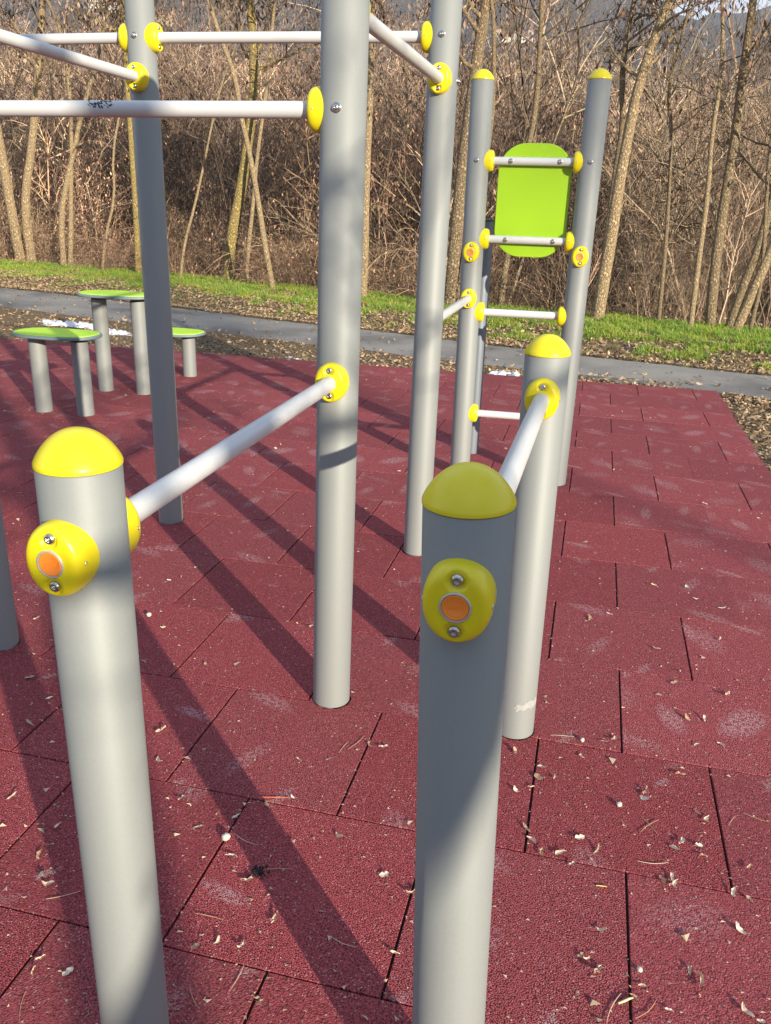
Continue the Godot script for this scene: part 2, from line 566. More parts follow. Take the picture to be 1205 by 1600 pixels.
func build_far() -> void:
	# bearing, distance, tangent of the roof edge's elevation, width, height, depth
	var list := [
		[-7.0, 640.0, 0.1705, 6.4, 7.5, 7.0, "white", "small square white house at the left end of the hillside village", "house"],
		[-6.1, 650.0, 0.1735, 6.2, 10.0, 7.0, "white", "tall white gabled house left of the village church", "house"],
		[-5.45, 655.0, 0.1775, 3.0, 14.0, 3.0, "tower", "white church tower with a pointed roof above the hillside village", "tower"],
		[-5.75, 648.0, 0.1705, 8.0, 7.0, 9.0, "white", "white church body at the foot of the village tower", "church"],
		[-5.0, 642.0, 0.1665, 5.0, 4.5, 6.0, "white", "lowest small white house just right of the village church", "house"],
		[-4.3, 640.0, 0.1655, 9.5, 5.0, 7.0, "white", "wide low white house at the right end of the village", "house"],
		[-7.45, 690.0, 0.178, 5.0, 5.5, 6.0, "cream", "small cream house above the left end of the village", "house"],
		[-30.9, 560.0, 0.186, 16.0, 5.0, 9.0, "white", "long pale house high on the slope at the upper left corner", "house"],
		[-27.6, 600.0, 0.176, 16.0, 7.0, 9.0, "cream", "wide cream house on the slope behind the shaded tall post", "house"],
	]
	for k in list:
		var ba := deg_to_rad(k[0])
		pads.append(Vector3(sin(ba) * k[1], 1.53 + k[2] * k[1] - k[4], -cos(ba) * k[1]))
	var b := MB.new()
	var cols := 190
	var rows := 110
	for j in rows:
		var d := 240.0 * pow(2600.0 / 240.0, float(j) / (rows - 1))
		for k in cols:
			var az := deg_to_rad(lerpf(-85.0, 60.0, float(k) / (cols - 1)))
			var p := Vector3(sin(az) * d, 0, -cos(az) * d)
			p.y = far_y(p.x, p.z)
			var e := 12.0
			var nn := Vector3(p.y - far_y(p.x + e, p.z), e, p.y - far_y(p.x, p.z + e)).normalized()
			b.vert(p, nn)
	for j in rows - 1:
		for k in cols - 1:
			var a := j * cols + k
			b.face(a, a + cols, a + cols + 1); b.face(a, a + cols + 1, a + 1)
	var wood := grey(noise(FastNoiseLite.TYPE_SIMPLEX, 0.05, 51, 5), 512, 512)
	var m := mat(Color.WHITE, 1.0)
	m.albedo_texture = ramp_tex(wood, 512, 512, [[0.0, lin(0.025, 0.027, 0.022)], [0.45, lin(0.06, 0.053, 0.043)], [0.7, lin(0.1, 0.085, 0.068)], [1.0, lin(0.15, 0.13, 0.1)]])
	m.uv1_triplanar = true; m.uv1_world_triplanar = true
	m.uv1_scale = Vector3.ONE * 0.008
	m.normal_enabled = true
	m.normal_texture = normal_tex(wood, 512, 512, 10.0)
	var h := put("hills", b.mesh(m))
	h.set_meta("kind", "structure")
	# the village on the slope: [pixel-free bearing in degrees, width, height, depth, roof]
	var wall := mat(lin(0.72, 0.7, 0.66), 0.8)
	var cream := mat(lin(0.55, 0.44, 0.25), 0.8)
	var roof := mat(lin(0.22, 0.12, 0.09), 0.9)
	var pane := mat(lin(0.05, 0.055, 0.06), 0.3)
	for k in list:
		var az := deg_to_rad(k[0])
		var at := Vector3(sin(az) * k[1], 0, -cos(az) * k[1])
		at.y = 1.53 + k[2] * k[1] - k[4]
		var t := thing("village_tower" if k[6] == "tower" else "village_church" if k[8] == "church" else "village_house", k[7], k[8], at, "" if k[8] != "house" else "houses on the far hillside")
		t.rotation.y = -az + rng.randf_range(-0.5, 0.5)
		var w := MB.new()
		w.box(Vector3(0, k[4] * 0.5 - 4.0, 0), Vector3(k[3], k[4] + 8.0, k[5]))
		put("wall", w.mesh(cream if k[6] == "cream" else wall), t)
		var r := MB.new()
		var hw: float = k[3] * 0.55
		var hd: float = k[5] * 0.57
		var ry: float = k[4]
		var rh: float = 7.0 if k[6] == "tower" else 2.4
		var e0 := [Vector3(-hw, ry, hd), Vector3(hw, ry, hd), Vector3(hw, ry, -hd), Vector3(-hw, ry, -hd)]
		var ax: float = 0.0 if k[6] == "tower" else hw
		var p0 := Vector3(-ax, ry + rh, 0)
		var p1 := Vector3(ax, ry + rh, 0)
		r.quad(e0[0], p0, p1, e0[1]); r.quad(e0[2], p1, p0, e0[3])
		r.tri(e0[1], p1, e0[2]); r.tri(e0[3], p0, e0[0]); r.quad(e0[3], e0[0], e0[1], e0[2])
		put("roof", r.mesh(roof), t)
		var wm := MB.new()
		wm.box(Vector3.ZERO, Vector3(1.1, 1.7, 0.3))
		var me := wm.mesh(pane)
		var nx: int = 1 if k[6] == "tower" else maxi(2, int(k[3] / 3.2))
		for a in nx:
			for f in maxi(1, int(k[4] / 3.4)):
				var o := put("window", me, t)
				o.position = Vector3((a - (nx - 1) * 0.5) * k[3] / nx, 2.0 + f * 3.3, k[5] * 0.5)

# ---------------------------------------------------------------- rig
func post_mesh(h: float) -> ArrayMesh:
	var b := MB.new()
	b.lathe(PackedVector2Array([Vector2(POST_R, -0.25), Vector2(POST_R, h - 0.002), Vector2(POST_R - 0.002, h), Vector2(0.0, h)]), 56)
	return b.mesh(M.silver)

func build_kit() -> void:
	var b := MB.new()
	var r := 0.0612
	var prof := PackedVector2Array([Vector2(r - 0.004, -0.001), Vector2(r, 0.0015), Vector2(r, 0.006)])
	for k in range(1, 17):
		var t := k / 16.0
		var rad := r * cos(t * PI * 0.5)
		prof.append(Vector2(maxf(rad, 0.0), 0.006 + 0.0475 * pow(1.0 - pow(rad / r, 2.2), 0.84)))
	b.lathe(prof, 56)
	G.cap = b.mesh(M.yellow)
	G.plug = connector_mesh(false)
	G.joint = connector_mesh(true)
	# button-head bolt with a hex socket
	b = MB.new()
	b.lathe(PackedVector2Array([Vector2(0.0086, -0.004), Vector2(0.0086, 0.0012), Vector2(0.0078, 0.003), Vector2(0.006, 0.0045), Vector2(0.0042, 0.0052), Vector2(0.0038, 0.005), Vector2(0.0036, 0.0016), Vector2(0.0, 0.0014)]), 24)
	G.bolt = b.mesh(M.steel)
	b = MB.new()
	b.lathe(PackedVector2Array([Vector2(0.0035, -0.004), Vector2(0.0035, 0.0015), Vector2(0.0022, 0.0025), Vector2(0.0018, 0.0008), Vector2(0.0, 0.0006)]), 14)
	G.screw = b.mesh(M.steel)
	# washer and nut on the posts
	b = MB.new()
	b.lathe(PackedVector2Array([Vector2(0.0125, -0.012), Vector2(0.0125, 0.0015), Vector2(0.0118, 0.0022), Vector2(0.0088, 0.0022)]), 24)
	b.lathe(PackedVector2Array([Vector2(0.0086, 0.0015), Vector2(0.0086, 0.005), Vector2(0.0068, 0.008), Vector2(0.0044, 0.0094), Vector2(0.004, 0.009), Vector2(0.0036, 0.006), Vector2(0.0, 0.0058)]), 24)
	G.post_bolt = b.mesh(M.steel)
	b = MB.new()
	b.lathe(PackedVector2Array([Vector2(0.0208, -0.012), Vector2(0.0208, 0.0018), Vector2(0.0198, 0.0028), Vector2(0.0186, 0.0028), Vector2(0.0178, 0.0016), Vector2(0.0176, -0.004)]), 40)
	G.ring = b.mesh(M.ring)
	b = MB.new()
	b.lathe(PackedVector2Array([Vector2(0.0175, -0.012), Vector2(0.0175, 0.0012), Vector2(0.0168, 0.0022), Vector2(0.0158, 0.0024), Vector2(0.0146, 0.0016), Vector2(0.0, 0.0016)]), 40)
	G.disc = b.mesh(M.orange)
	# worn raised lettering round the disc and across it
	b = MB.new()
	var lr := RandomNumberGenerator.new()
	lr.seed = 5
	for k in 26:
		var a := TAU * k / 26.0
		if absf(sin(a)) < 0.35: continue
		b.box(Vector3(cos(a) * 0.0118, sin(a) * 0.0118, 0.0018), Vector3(lr.randf_range(0.0007, 0.0017), lr.randf_range(0.0007, 0.0018), 0.0007))
	for k in 8:
		var xx := (k - 3.5) * 0.0024
		b.box(Vector3(xx, 0.0, 0.0018), Vector3(0.0005, 0.003, 0.0007))
		b.box(Vector3(xx + 0.0007, 0.0012 * (1 if k % 2 else -1), 0.0018), Vector3(0.0012, 0.0006, 0.0007))
	G.lettering = b.mesh(M.orange)

# Oval clamp shell that wraps the post; +z points away from the post axis
func connector_mesh(with_bar: bool) -> ArrayMesh:
	var b := MB.new()
	var seg := 64
	var a := 0.0455
	var h := 0.0555
	var prof := [[1.0, 0.03], [1.0, 0.062], [0.992, 0.069], [0.97, 0.0752], [0.93, 0.0806], [0.87, 0.0846], [0.8, 0.0868]]
	var k := 0.7
	while k > 0.02:
		prof.append([k, 0.0876]); k -= 0.06
	prof.append([0.0, 0.0876])
	var dip := func(x: float, y: float) -> float:
		var o := 0.0
		for s in [-1.0, 1.0]:
			var d := Vector2(x, y - s * 0.0355).length()
			o -= 0.0055 * (1.0 - smoothstep(0.0095, 0.0155, d))
		return o
	for row in prof:
		for j in seg + 1:
			var g := TAU * j / seg
			var x: float = row[0] * a * cos(g) * (1.0 + 0.06 * sin(g) * sin(g))
			var y: float = row[0] * h * sin(g)
			var z: float = row[1]
			if row[0] < 0.93: z += dip.call(x, y)
			b.vert(Vector3(x, y, z), Vector3.ZERO, Color.WHITE, Vector2(x, y))
	for q in prof.size() - 1:
		for j in seg:
			var p := q * (seg + 1) + j
			var o := p + seg + 1
			b.face(p, o, o + 1); b.face(p, o + 1, p + 1)
	for f in range(0, b.i.size(), 3):
		var p := b.v[b.i[f]]
		var nn := (b.v[b.i[f + 2]] - p).cross(b.v[b.i[f + 1]] - p)
		for q in 3: b.n[b.i[f + q]] += nn
	for q in prof.size():
		var first := q * (seg + 1)
		var sm := b.n[first] + b.n[first + seg]
		b.n[first] = sm; b.n[first + seg] = sm
	for q in b.n.size():
		b.n[q] = b.n[q].normalized() if b.n[q].length_squared() > 1e-20 else Vector3(0, 0, 1)
		if b.n[q].dot(Vector3(b.v[q].x, b.v[q].y, 0.03)) < 0: b.n[q] = -b.n[q]
	if with_bar:
		var f := MB.new()
		f.lathe(PackedVector2Array([Vector2(0.0262, 0.086), Vector2(0.0255, 0.0885), Vector2(0.0235, 0.0892), Vector2(0.0212, 0.0885), Vector2(0.021, 0.083)]), 32)
		var o := b.v.size()
		for q in f.v.size(): b.vert(f.v[q], f.n[q])
		for q in f.i: b.i.push_back(o + q)
	return b.mesh(M.yellow)

func make_post(parent: Node, x: float, z: float, lean: float, h: float, cap := true) -> MeshInstance3D:
	var key := "post%d" % roundi(h * 1000)
	if not G.has(key): G[key] = post_mesh(h)
	var o := put("post", G[key], parent)
	var yb := Basis(Vector3(1, 0, 0), Vector3(0, 0, -1), Vector3(0, 1, 0))     # lathe z axis becomes up
	o.transform = Transform3D(Basis(Vector3(0, 0, 1), -atan(lean)) * yb, Vector3(x, 0, z))
	var cut := MB.new()  # flat dark ring, painted shade of the ragged cut around the foot
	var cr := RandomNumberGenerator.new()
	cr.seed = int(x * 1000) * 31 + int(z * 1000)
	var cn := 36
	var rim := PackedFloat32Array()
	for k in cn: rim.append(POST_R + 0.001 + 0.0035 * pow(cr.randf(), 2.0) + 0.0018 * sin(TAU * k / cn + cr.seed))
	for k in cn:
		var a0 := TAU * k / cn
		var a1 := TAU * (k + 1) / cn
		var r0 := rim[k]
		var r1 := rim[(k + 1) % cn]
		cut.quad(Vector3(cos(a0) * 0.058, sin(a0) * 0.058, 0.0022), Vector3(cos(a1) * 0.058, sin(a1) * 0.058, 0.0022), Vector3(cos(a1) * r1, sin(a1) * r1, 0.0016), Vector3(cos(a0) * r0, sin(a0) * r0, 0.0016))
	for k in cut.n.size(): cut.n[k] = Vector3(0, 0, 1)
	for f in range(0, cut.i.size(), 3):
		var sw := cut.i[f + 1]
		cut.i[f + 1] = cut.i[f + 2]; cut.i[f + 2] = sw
	put("foot_gap_shade", cut.mesh(M.gap_shade), o)
	if cap:
		var c := put("cap", G.cap, o)
		c.position = Vector3(0, 0, h)
	return o

func post_at(P: Array, h: float) -> Vector3:
	return Vector3(P[0] + P[2] * h, h, P[1])

func connector(parent: Node, p: Vector3, dir: Vector3, plug: bool) -> void:
	var o := put("connector", G.plug if plug else G.joint, parent)
	o.transform = Transform3D(Basis(Vector3.UP.cross(dir).normalized(), Vector3.UP, dir), p)
	for s in [-1.0, 1.0]:
		var q := put("bolt", G.bolt, o)
		q.position = Vector3(0, s * 0.0355, 0.0822)
		q.rotation.z = rng.randf() * TAU
		var w := put("set_screw", G.screw, o)
		w.transform = Transform3D(Basis(Vector3.UP, s * 1.25), Vector3(s * 0.0432, 0, 0.0705))
	if plug:
		put("ring", G.ring, o).position = Vector3(0, 0, 0.0868)
		var d := put("orange_disc", G.disc, o)
		d.position = Vector3(0, 0, 0.0868)
		var l := put("raised_lettering", G.lettering, o)
		l.position = Vector3(0, 0, 0.0868)
		l.rotation.z = rng.randf_range(-0.2, 0.3)

func bar(parent: Node, a: Vector3, b: Vector3, called := "bar") -> MeshInstance3D:
	var d := b - a
	var flat := Vector3(d.x, 0, d.z).normalized()
	connector(parent, a, flat, false)
	connector(parent, b, -flat, false)
	var m := MB.new()
	var l := d.length() - 2.0 * 0.07
	m.lathe(PackedVector2Array([Vector2(BAR_R, 0.0), Vector2(BAR_R, l * 0.33), Vector2(BAR_R, l * 0.66), Vector2(BAR_R, l)]), 36)
	var o := put(called, m.mesh(M.white), parent)
	var z := d.normalized()
	var x := Vector3.UP.cross(z).normalized()
	o.transform = Transform3D(Basis(x, z.cross(x), z), a + z * 0.07)
	return o

func post_bolt(post: MeshInstance3D, h: float, side := 0.0) -> void:
	var q := put("bolt", G.post_bolt, post)
	# in the post's own frame z is up and -y... faces the camera side
	var out := Vector3(sin(side), -cos(side), 0.0)
	q.transform = Transform3D(Basis(Vector3(0, 0, 1).cross(out).normalized(), Vector3(0, 0, 1), out).orthonormalized(), out * 0.0602 + Vector3(0, 0, h))

func build_rig() -> void:
	build_kit()
	var A := [-0.6865, -0.995, 0.001]
	var B := [-0.0975, -1.01, -0.0263]
	var C := [-0.699, -2.262, 0.0115]
	var D := [-0.097, -2.262, -0.0065]
	var E := [-1.97, -3.59, 0.0025]
	var F := [-0.69, -3.575, 0.0098]
	var Gp := [-0.69, -4.87, -0.003]
	var H := [-0.106, -4.87, 0.005]
	var J := [-1.955, -2.265, 0.004]
	var K := [-3.25, -3.59, 0.0]
	var rig := thing("workout_rig", "tall grey workout rig of posts and pull-up bars with a lime green panel", "workout rig", Vector3(-0.699, 0, -2.262))
	# the rig's parts are laid out in the place's own coordinates
	var root := rig
	var off := rig.position
	rig.position = Vector3.ZERO
	var tall := 2.46
	make_post(root, A[0], A[1], A[2], 1.174)
	var pc := make_post(root, C[0], C[1], C[2], tall)
	var pe := make_post(root, E[0], E[1], E[2], tall)
	var pf := make_post(root, F[0], F[1], F[2], tall)
	var pg := make_post(root, Gp[0], Gp[1], Gp[2], 2.17)
	var ph := make_post(root, H[0], H[1], H[2], 2.17)
	make_post(root, J[0], J[1], J[2], tall)
	make_post(root, K[0], K[1], K[2], tall)
	connector(root, post_at(A, 1.056), Vector3(0, 0, 1), true)
	bar(root, post_at(A, 1.056), post_at(C, 1.066))
	bar(root, post_at(J, 1.76), post_at(C, 1.76))
	bar(root, post_at(J, 2.01), post_at(E, 2.01))
	bar(root, post_at(C, 1.998), post_at(F, 1.998))
	bar(root, post_at(E, 2.165), post_at(F, 2.15))
	bar(root, post_at(K, 2.165), post_at(E, 2.165))
	bar(root, post_at(F, 1.06), post_at(Gp, 1.055))
	for s in [Gp, H]:
		connector(root, post_at(s, 1.307), Vector3(0, 0, 1), true)
	var r1 := bar(root, post_at(Gp, 1.78), post_at(H, 1.78), "rung")
	var r2 := bar(root, post_at(Gp, 1.378), post_at(H, 1.378), "rung")
	bar(root, post_at(Gp, 0.978), post_at(H, 0.98), "rung")
	bar(root, post_at(Gp, 0.385), post_at(H, 0.388), "rung")
	post_bolt(pe, 2.165); post_bolt(pc, 1.76); post_bolt(pf, 2.15); post_bolt(pg, 1.78); post_bolt(ph, 1.78)
	post_bolt(pf, 1.998, PI * 0.5); post_bolt(pc, 2.07, PI * 0.5)
	for r in [r1, r2]:
		for t in [0.11, 0.37]:
			var q := put("bolt", G.post_bolt, r)
			# each rung bolt points to the near side
			q.transform = Transform3D(Basis(Vector3(0, 0, 1), Vector3(0, 1, 0), Vector3(-1, 0, 0)), Vector3(-BAR_R, 0, t))
	# panel: rounded plate bolted behind the two upper rungs
	var cx := -0.387
	var y0 := 1.288
	var y1 := 1.872
	var out := rounded(0.197, (y1 - y0) * 0.5, 0.145, 12)
	var pl := put("panel", plate(out, 0.018, 0.003), root, M.lime)
	pl.transform = Transform3D(Basis(Vector3(1, 0, 0), Vector3(0, 1, 0), Vector3(0, 0, 1)), Vector3(cx, (y0 + y1) * 0.5, -4.87 - 0.033))
	# loose pair of posts with one low bar, beside the rig
	var low := thing("low_bar", "two short yellow-capped grey posts joined by one low bar, right of the rig", "low bar", Vector3.ZERO)
	make_post(low, B[0], B[1], B[2], 1.174)
	make_post(low, D[0], D[1], D[2], 1.174)
	connector(low, post_at(B, 1.066), Vector3(0, 0, 1), true)
	bar(low, post_at(B, 1.066), post_at(D, 1.066))
	# slim dark post seen just behind the ladder
	var slim := thing("balance_post", "slim blue-grey post with a flat dark green top behind the ladder's left post", "post", Vector3(-0.69, 0, -5.37))
	var b := MB.new()
	b.lathe(PackedVector2Array([Vector2(0.045, -0.1), Vector2(0.045, 1.462), Vector2(0.0, 1.462)]), 32)
	var s := put("post", b.mesh(mat(lin(0.2, 0.23, 0.26), 0.45, 0.3)), slim)
	s.basis = Basis(Vector3(1, 0, 0), Vector3(0, 0, -1), Vector3(0, 1, 0))
	b = MB.new()
	b.lathe(PackedVector2Array([Vector2(0.0, 1.462), Vector2(0.047, 1.462), Vector2(0.047, 1.471), Vector2(0.045, 1.474), Vector2(0.0, 1.474)]), 32)
	s = put("cap", b.mesh(mat(lin(0.02, 0.08, 0.03), 0.5)), slim)
	s.basis = Basis(Vector3(1, 0, 0), Vector3(0, 0, -1), Vector3(0, 1, 0))
	# scrape marks on the near bar of the rig and near the foot of the low bar's far post are in the paint
	scuffs(root, low)

# flakes of worn paint: black grip marks on a bar, a pale scrape round a post foot
func scuffs(rig: Node3D, low: Node3D) -> void:
	var b := MB.new()
	var lr := RandomNumberGenerator.new()
	lr.seed = 12
	for k in 24:
		var x := -1.36 + lr.randfn(0.0, 0.016)
		var a := lr.randf_range(0.1, 1.1)
		var l := lr.randf_range(0.002, 0.009)
		var w := lr.randf_range(0.0008, 0.0022)
		var t := lr.randf_range(-0.9, 0.1)
		var q := []
		for c in [[-l, -w], [l, -w], [l, w], [-l, w]]:
			var xx: float = x + c[0] * cos(t) - c[1] * sin(t)
			var aa: float = a + (c[0] * sin(t) + c[1] * cos(t)) / BAR_R
			q.append(Vector3(xx, 1.76 + sin(aa) * (BAR_R + 0.0004), -2.263 + cos(aa) * (BAR_R + 0.0004)))
		b.quad(q[0], q[3], q[2], q[1])
	put("scuff_mark", b.mesh(mat(lin(0.03, 0.034, 0.04), 0.7)), rig)
	b = MB.new()
	for k in 70:
		var a := lr.randf_range(0.1, 1.3)
		var y := 0.112 + lr.randfn(0.0, 0.005) + 0.008 * a
		var l := lr.randf_range(0.002, 0.009) * (0.4 + 0.6 * smoothstep(-0.4, 0.5, a))
		var w := lr.randf_range(0.04, 0.16)
		var rr := POST_R + 0.0005 + 0.00001 * k
		var q := []
		for c in [[-w, -l], [w, -l * 0.4], [w * 0.7, l], [-w, l * 0.6]]:
			q.append(Vector3(-0.098 + sin(a + c[0]) * rr, y + c[1], -2.262 + cos(a + c[0]) * rr))
		b.quad(q[0], q[3], q[2], q[1])
	put("scrape_mark", b.mesh(mat(lin(0.34, 0.35, 0.335), 0.6)), low)

func rounded(hw: float, hh: float, r: float, n: int) -> PackedVector2Array:
	var p := PackedVector2Array()
	for c in [[1, 1, 0.0], [-1, 1, PI * 0.5], [-1, -1, PI], [1, -1, PI * 1.5]]:
		for k in n + 1:
			var a: float = c[2] + PI * 0.5 * k / n
			p.append(Vector2(c[0] * (hw - r) + cos(a) * r, c[1] * (hh - r) + sin(a) * r))
	return p

# flat plate in the xy plane with bevelled rims
func plate(o: PackedVector2Array, th: float, bev: float) -> ArrayMesh:
	var b := MB.new()
	var n := o.size()
	var ins := PackedVector2Array()
	for k in n:
		var d := (o[(k + 1) % n] - o[(k - 1 + n) % n]).normalized()
		ins.append(o[k] + Vector2(-d.y, d.x) * bev)
	for s in [1.0, -1.0]:
		var mid := b.vert(Vector3(0, 0, s * th * 0.5), Vector3(0, 0, s))
		var f := b.v.size()
		for k in n: b.vert(Vector3(ins[k].x, ins[k].y, s * th * 0.5), Vector3(0, 0, s))
		for k in n:
			if s > 0: b.face(mid, f + (k + 1) % n, f + k)
			else: b.face(mid, f + k, f + (k + 1) % n)
	var rows := [[ins, th * 0.5], [o, th * 0.5 - bev], [o, -th * 0.5 + bev], [ins, -th * 0.5]]
	for q in 3:
		for k in n:
			var k2 := (k + 1) % n
			var a: PackedVector2Array = rows[q][0]
			var e: PackedVector2Array = rows[q + 1][0]
			b.quad(Vector3(a[k].x, a[k].y, rows[q][1]), Vector3(a[k2].x, a[k2].y, rows[q][1]), Vector3(e[k2].x, e[k2].y, rows[q + 1][1]), Vector3(e[k].x, e[k].y, rows[q + 1][1]))
	return b.mesh()

# ---------------------------------------------------------------- stepping stools
func build_stools() -> void:
	var o := PackedVector2Array()
	for k in 56:
		var a := TAU * k / 56.0
		var c := cos(a)
		var s := sin(a)
		o.append(Vector2(0.33 * signf(c) * pow(absf(c), 2.0 / 3.0), 0.2 * signf(s) * pow(absf(s), 2.0 / 2.5)))
	var ins := PackedVector2Array()
	for q in o: ins.append(q * Vector2(0.955, 0.925))
	var deck := plate(o, 0.024, 0.006)
	var grip := plate(ins, 0.008, 0.0025)
	var lay := Basis(Vector3(1, 0, 0), Vector3(0, 0, -1), Vector3(0, 1, 0))
	for k in [[-3.785, -5.395, 0.6, "middle-height lime-topped step stool nearest the camera"], [-3.758, -6.21, 0.81, "tallest lime-topped step stool, in the middle of the three"], [-3.75, -7.04, 0.405, "lowest lime-topped step stool, farthest of the three and half behind a tall post"]]:
		var t := thing("step_stool", k[3], "step stool", Vector3(k[0], 0, k[1]), "step stools on the rubber mat")
		var h: float = k[2]
		var d := put("deck", deck, t, M.deck_edge)
		d.transform = Transform3D(lay, Vector3(0, h - 0.016, 0))
		var g := put("grip", grip, t, M.deck)
		g.transform = Transform3D(lay, Vector3(0, h - 0.003, 0))
		for s in [-1.0, 1.0]:
			var b := MB.new()
			b.lathe(PackedVector2Array([Vector2(0.0615, -0.12), Vector2(0.0615, h - 0.056), Vector2(0.0, h - 0.056)]), 40)
			var l := put("leg", b.mesh(M.silver), t)
			l.transform = Transform3D(lay, Vector3(s * 0.177, 0, 0))
			b = MB.new()
			b.lathe(PackedVector2Array([Vector2(0.057, h - 0.056), Vector2(0.057, h - 0.028), Vector2(0.0, h - 0.028)]), 32)
			put("collar", b.mesh(M.dark), l)

# ---------------------------------------------------------------- trees
# one branch and everything that grows from it
func grow(wood: MB, twig: MB, p: Vector3, d: Vector3, len: float, r: float, level: int, r_: RandomNumberGenerator, pods: float, up: float) -> void:
	var n := 5 if level < 2 else 4
	var pts := PackedVector3Array([p])
	var rad := PackedFloat32Array([r])
	var q := p
	var dd := d
	for k in n:
		dd = (dd + Vector3(r_.randfn(0, 0.17), r_.randfn(0, 0.12) + up, r_.randfn(0, 0.17))).normalized()
		q += dd * len / n
		pts.append(q)
		rad.append(maxf(r * (1.0 - 0.75 * (k + 1) / n), 0.0018))
	var g := r_.randf_range(0.75, 1.25)
	var col := Color(0.21, 0.155, 0.1) * g if level > 0 else Color(0.28, 0.2, 0.12) * g
	col.a = 1.0
	if level == 0: wood.tube(pts, rad, 6, Color.WHITE, 0.0, false)
	else: twig.tube(pts, rad, 3 if level > 1 else 4, col, 0.0, false)
	if level >= 3: return
	var kids := 5 if level == 0 else 4
	for k in kids:
		var t := r_.randf_range(0.25, 1.0)
		var f := t * n
		var at := pts[int(minf(f, n - 0.001))].lerp(pts[int(minf(f, n - 0.001)) + 1], f - floorf(minf(f, n - 0.001)))
		var side := Vector3(r_.randfn(), r_.randfn() * 0.6, r_.randfn()).normalized()
		grow(wood, twig, at, (dd * 0.75 + side * 0.8 + Vector3(0, up, 0)).normalized(), len * r_.randf_range(0.42, 0.68), maxf(r * (0.55 - 0.35 * t) + 0.0012, 0.0022), level + 1, r_, pods, up * 0.6)
	if level >= 1 and r_.randf() < pods:
		pod_cluster(twig, q, r_, 6 + r_.randi() % 12, 1.25)

func pod_cluster(b: MB, q: Vector3, r_: RandomNumberGenerator, count: int, size := 1.0) -> void:
	var base := [Color(0.16, 0.092, 0.066), Color(0.22, 0.135, 0.09), Color(0.09, 0.055, 0.045), Color(0.33, 0.23, 0.15), Color(0.2, 0.15, 0.12)][r_.randi() % 5] as Color
	for k in count:
		var o := q + Vector3(r_.randfn(0, 0.1), r_.randfn(0, 0.09), r_.randfn(0, 0.1)) * sqrt(size)
		var l := r_.randf_range(0.035, 0.105) * size
		var w := l * r_.randf_range(0.12, 0.24)
		var down := Vector3(r_.randfn(0, 0.4), -1, r_.randfn(0, 0.4)).normalized()
		var a := r_.randf() * TAU
		var s := Vector3(cos(a), 0, sin(a)) * w
		var c := base * r_.randf_range(0.6, 1.5)
		c.a = 1.0
		b.quad(o, o + down * l * 0.45 + s, o + down * l, o + down * l * 0.5 - s, c)

# poly: points up the visible trunk
func make_tree(label: String, r: float, poly: Array, sd: int, bark: int, pods: float, low := 0.45, limbs := []) -> void:
	var r_ := RandomNumberGenerator.new()
	r_.seed = sd
	var base: Array = poly[0]
	var at := Vector3(base[0], 0, base[2])
	at.y = ground_y(at.x, at.z)
	var t := thing("bare_tree", label, "tree", at, "bare trees along the grass bank")
	var pts := PackedVector3Array([Vector3(0, -0.25, 0)])
	for k in poly.size():
		var q := Vector3(poly[k][0], poly[k][1], poly[k][2]) - at
		if k == 0: q.y = 0.0
		pts.append(q)
	# carry the stem on past what the picture frames
	var d := (pts[-1] - pts[-2]).normalized()
	for k in 4:
		d = (d + Vector3(r_.randfn(0, 0.16), 0.12, r_.randfn(0, 0.16))).normalized()
		pts.append(pts[-1] + d * 0.75)
	# smooth by midpoints
	var sm := PackedVector3Array([pts[0]])
	for k in range(1, pts.size() - 1):
		sm.append(pts[k].lerp(pts[k - 1], 0.25) * 0.98 + pts[k].lerp(pts[k - 1], 0.25) * 0.02)
		sm.append(pts[k].lerp(pts[k + 1], 0.25))
	sm.append(pts[-1])
	var total := sm.size()
	var rad := PackedFloat32Array()
	for k in total:
		var f := float(k) / (total - 1)
		rad.append(r * (1.12 - 0.78 * pow(f, 1.3)) * (1.22 if k < 2 else 1.0))
	var wood := MB.new()
	var twig := MB.new()
	wood.tube(sm, rad, 14, Color.WHITE, 0.07)
	for l in limbs:
		var lp := PackedVector3Array()
		var lr := PackedFloat32Array()
		for q in l[1]:
			lp.append(Vector3(q[0], q[1], q[2]) - at)
			lr.append(l[0] * (1.0 - 0.55 * (lp.size() - 1) / (l[1].size() - 1)))
		wood.tube(lp, lr, 8, Color.WHITE, 0.05)
		for q in 6:
			grow(wood, twig, lp[1 + q % (lp.size() - 1)], Vector3(r_.randfn(), r_.randfn() * 0.5 + 0.3, r_.randfn()).normalized(), r_.randf_range(0.4, 0.9), 0.012, 1, r_, pods, 0.05)
	var kids := 9 + int(r * 90)
	for k in kids:
		var f := lerpf(low, 0.99, pow(r_.randf(), 0.8))
		var idx := mini(int(f * (total - 1)), total - 2)
		var p := sm[idx].lerp(sm[idx + 1], r_.randf())
		var a := r_.randf() * TAU
		var out := Vector3(cos(a), r_.randf_range(0.15, 0.9), sin(a)).normalized()
		grow(wood, twig, p, out, r_.randf_range(0.7, 1.7) * (1.25 - 0.5 * f), minf(rad[idx] * 0.42, 0.035), 0 if r > 0.05 else 1, r_, pods, 0.06)
	put("trunk", wood.mesh(M.bark[bark]), t)
	put("crown", twig.mesh(M.twig), t)

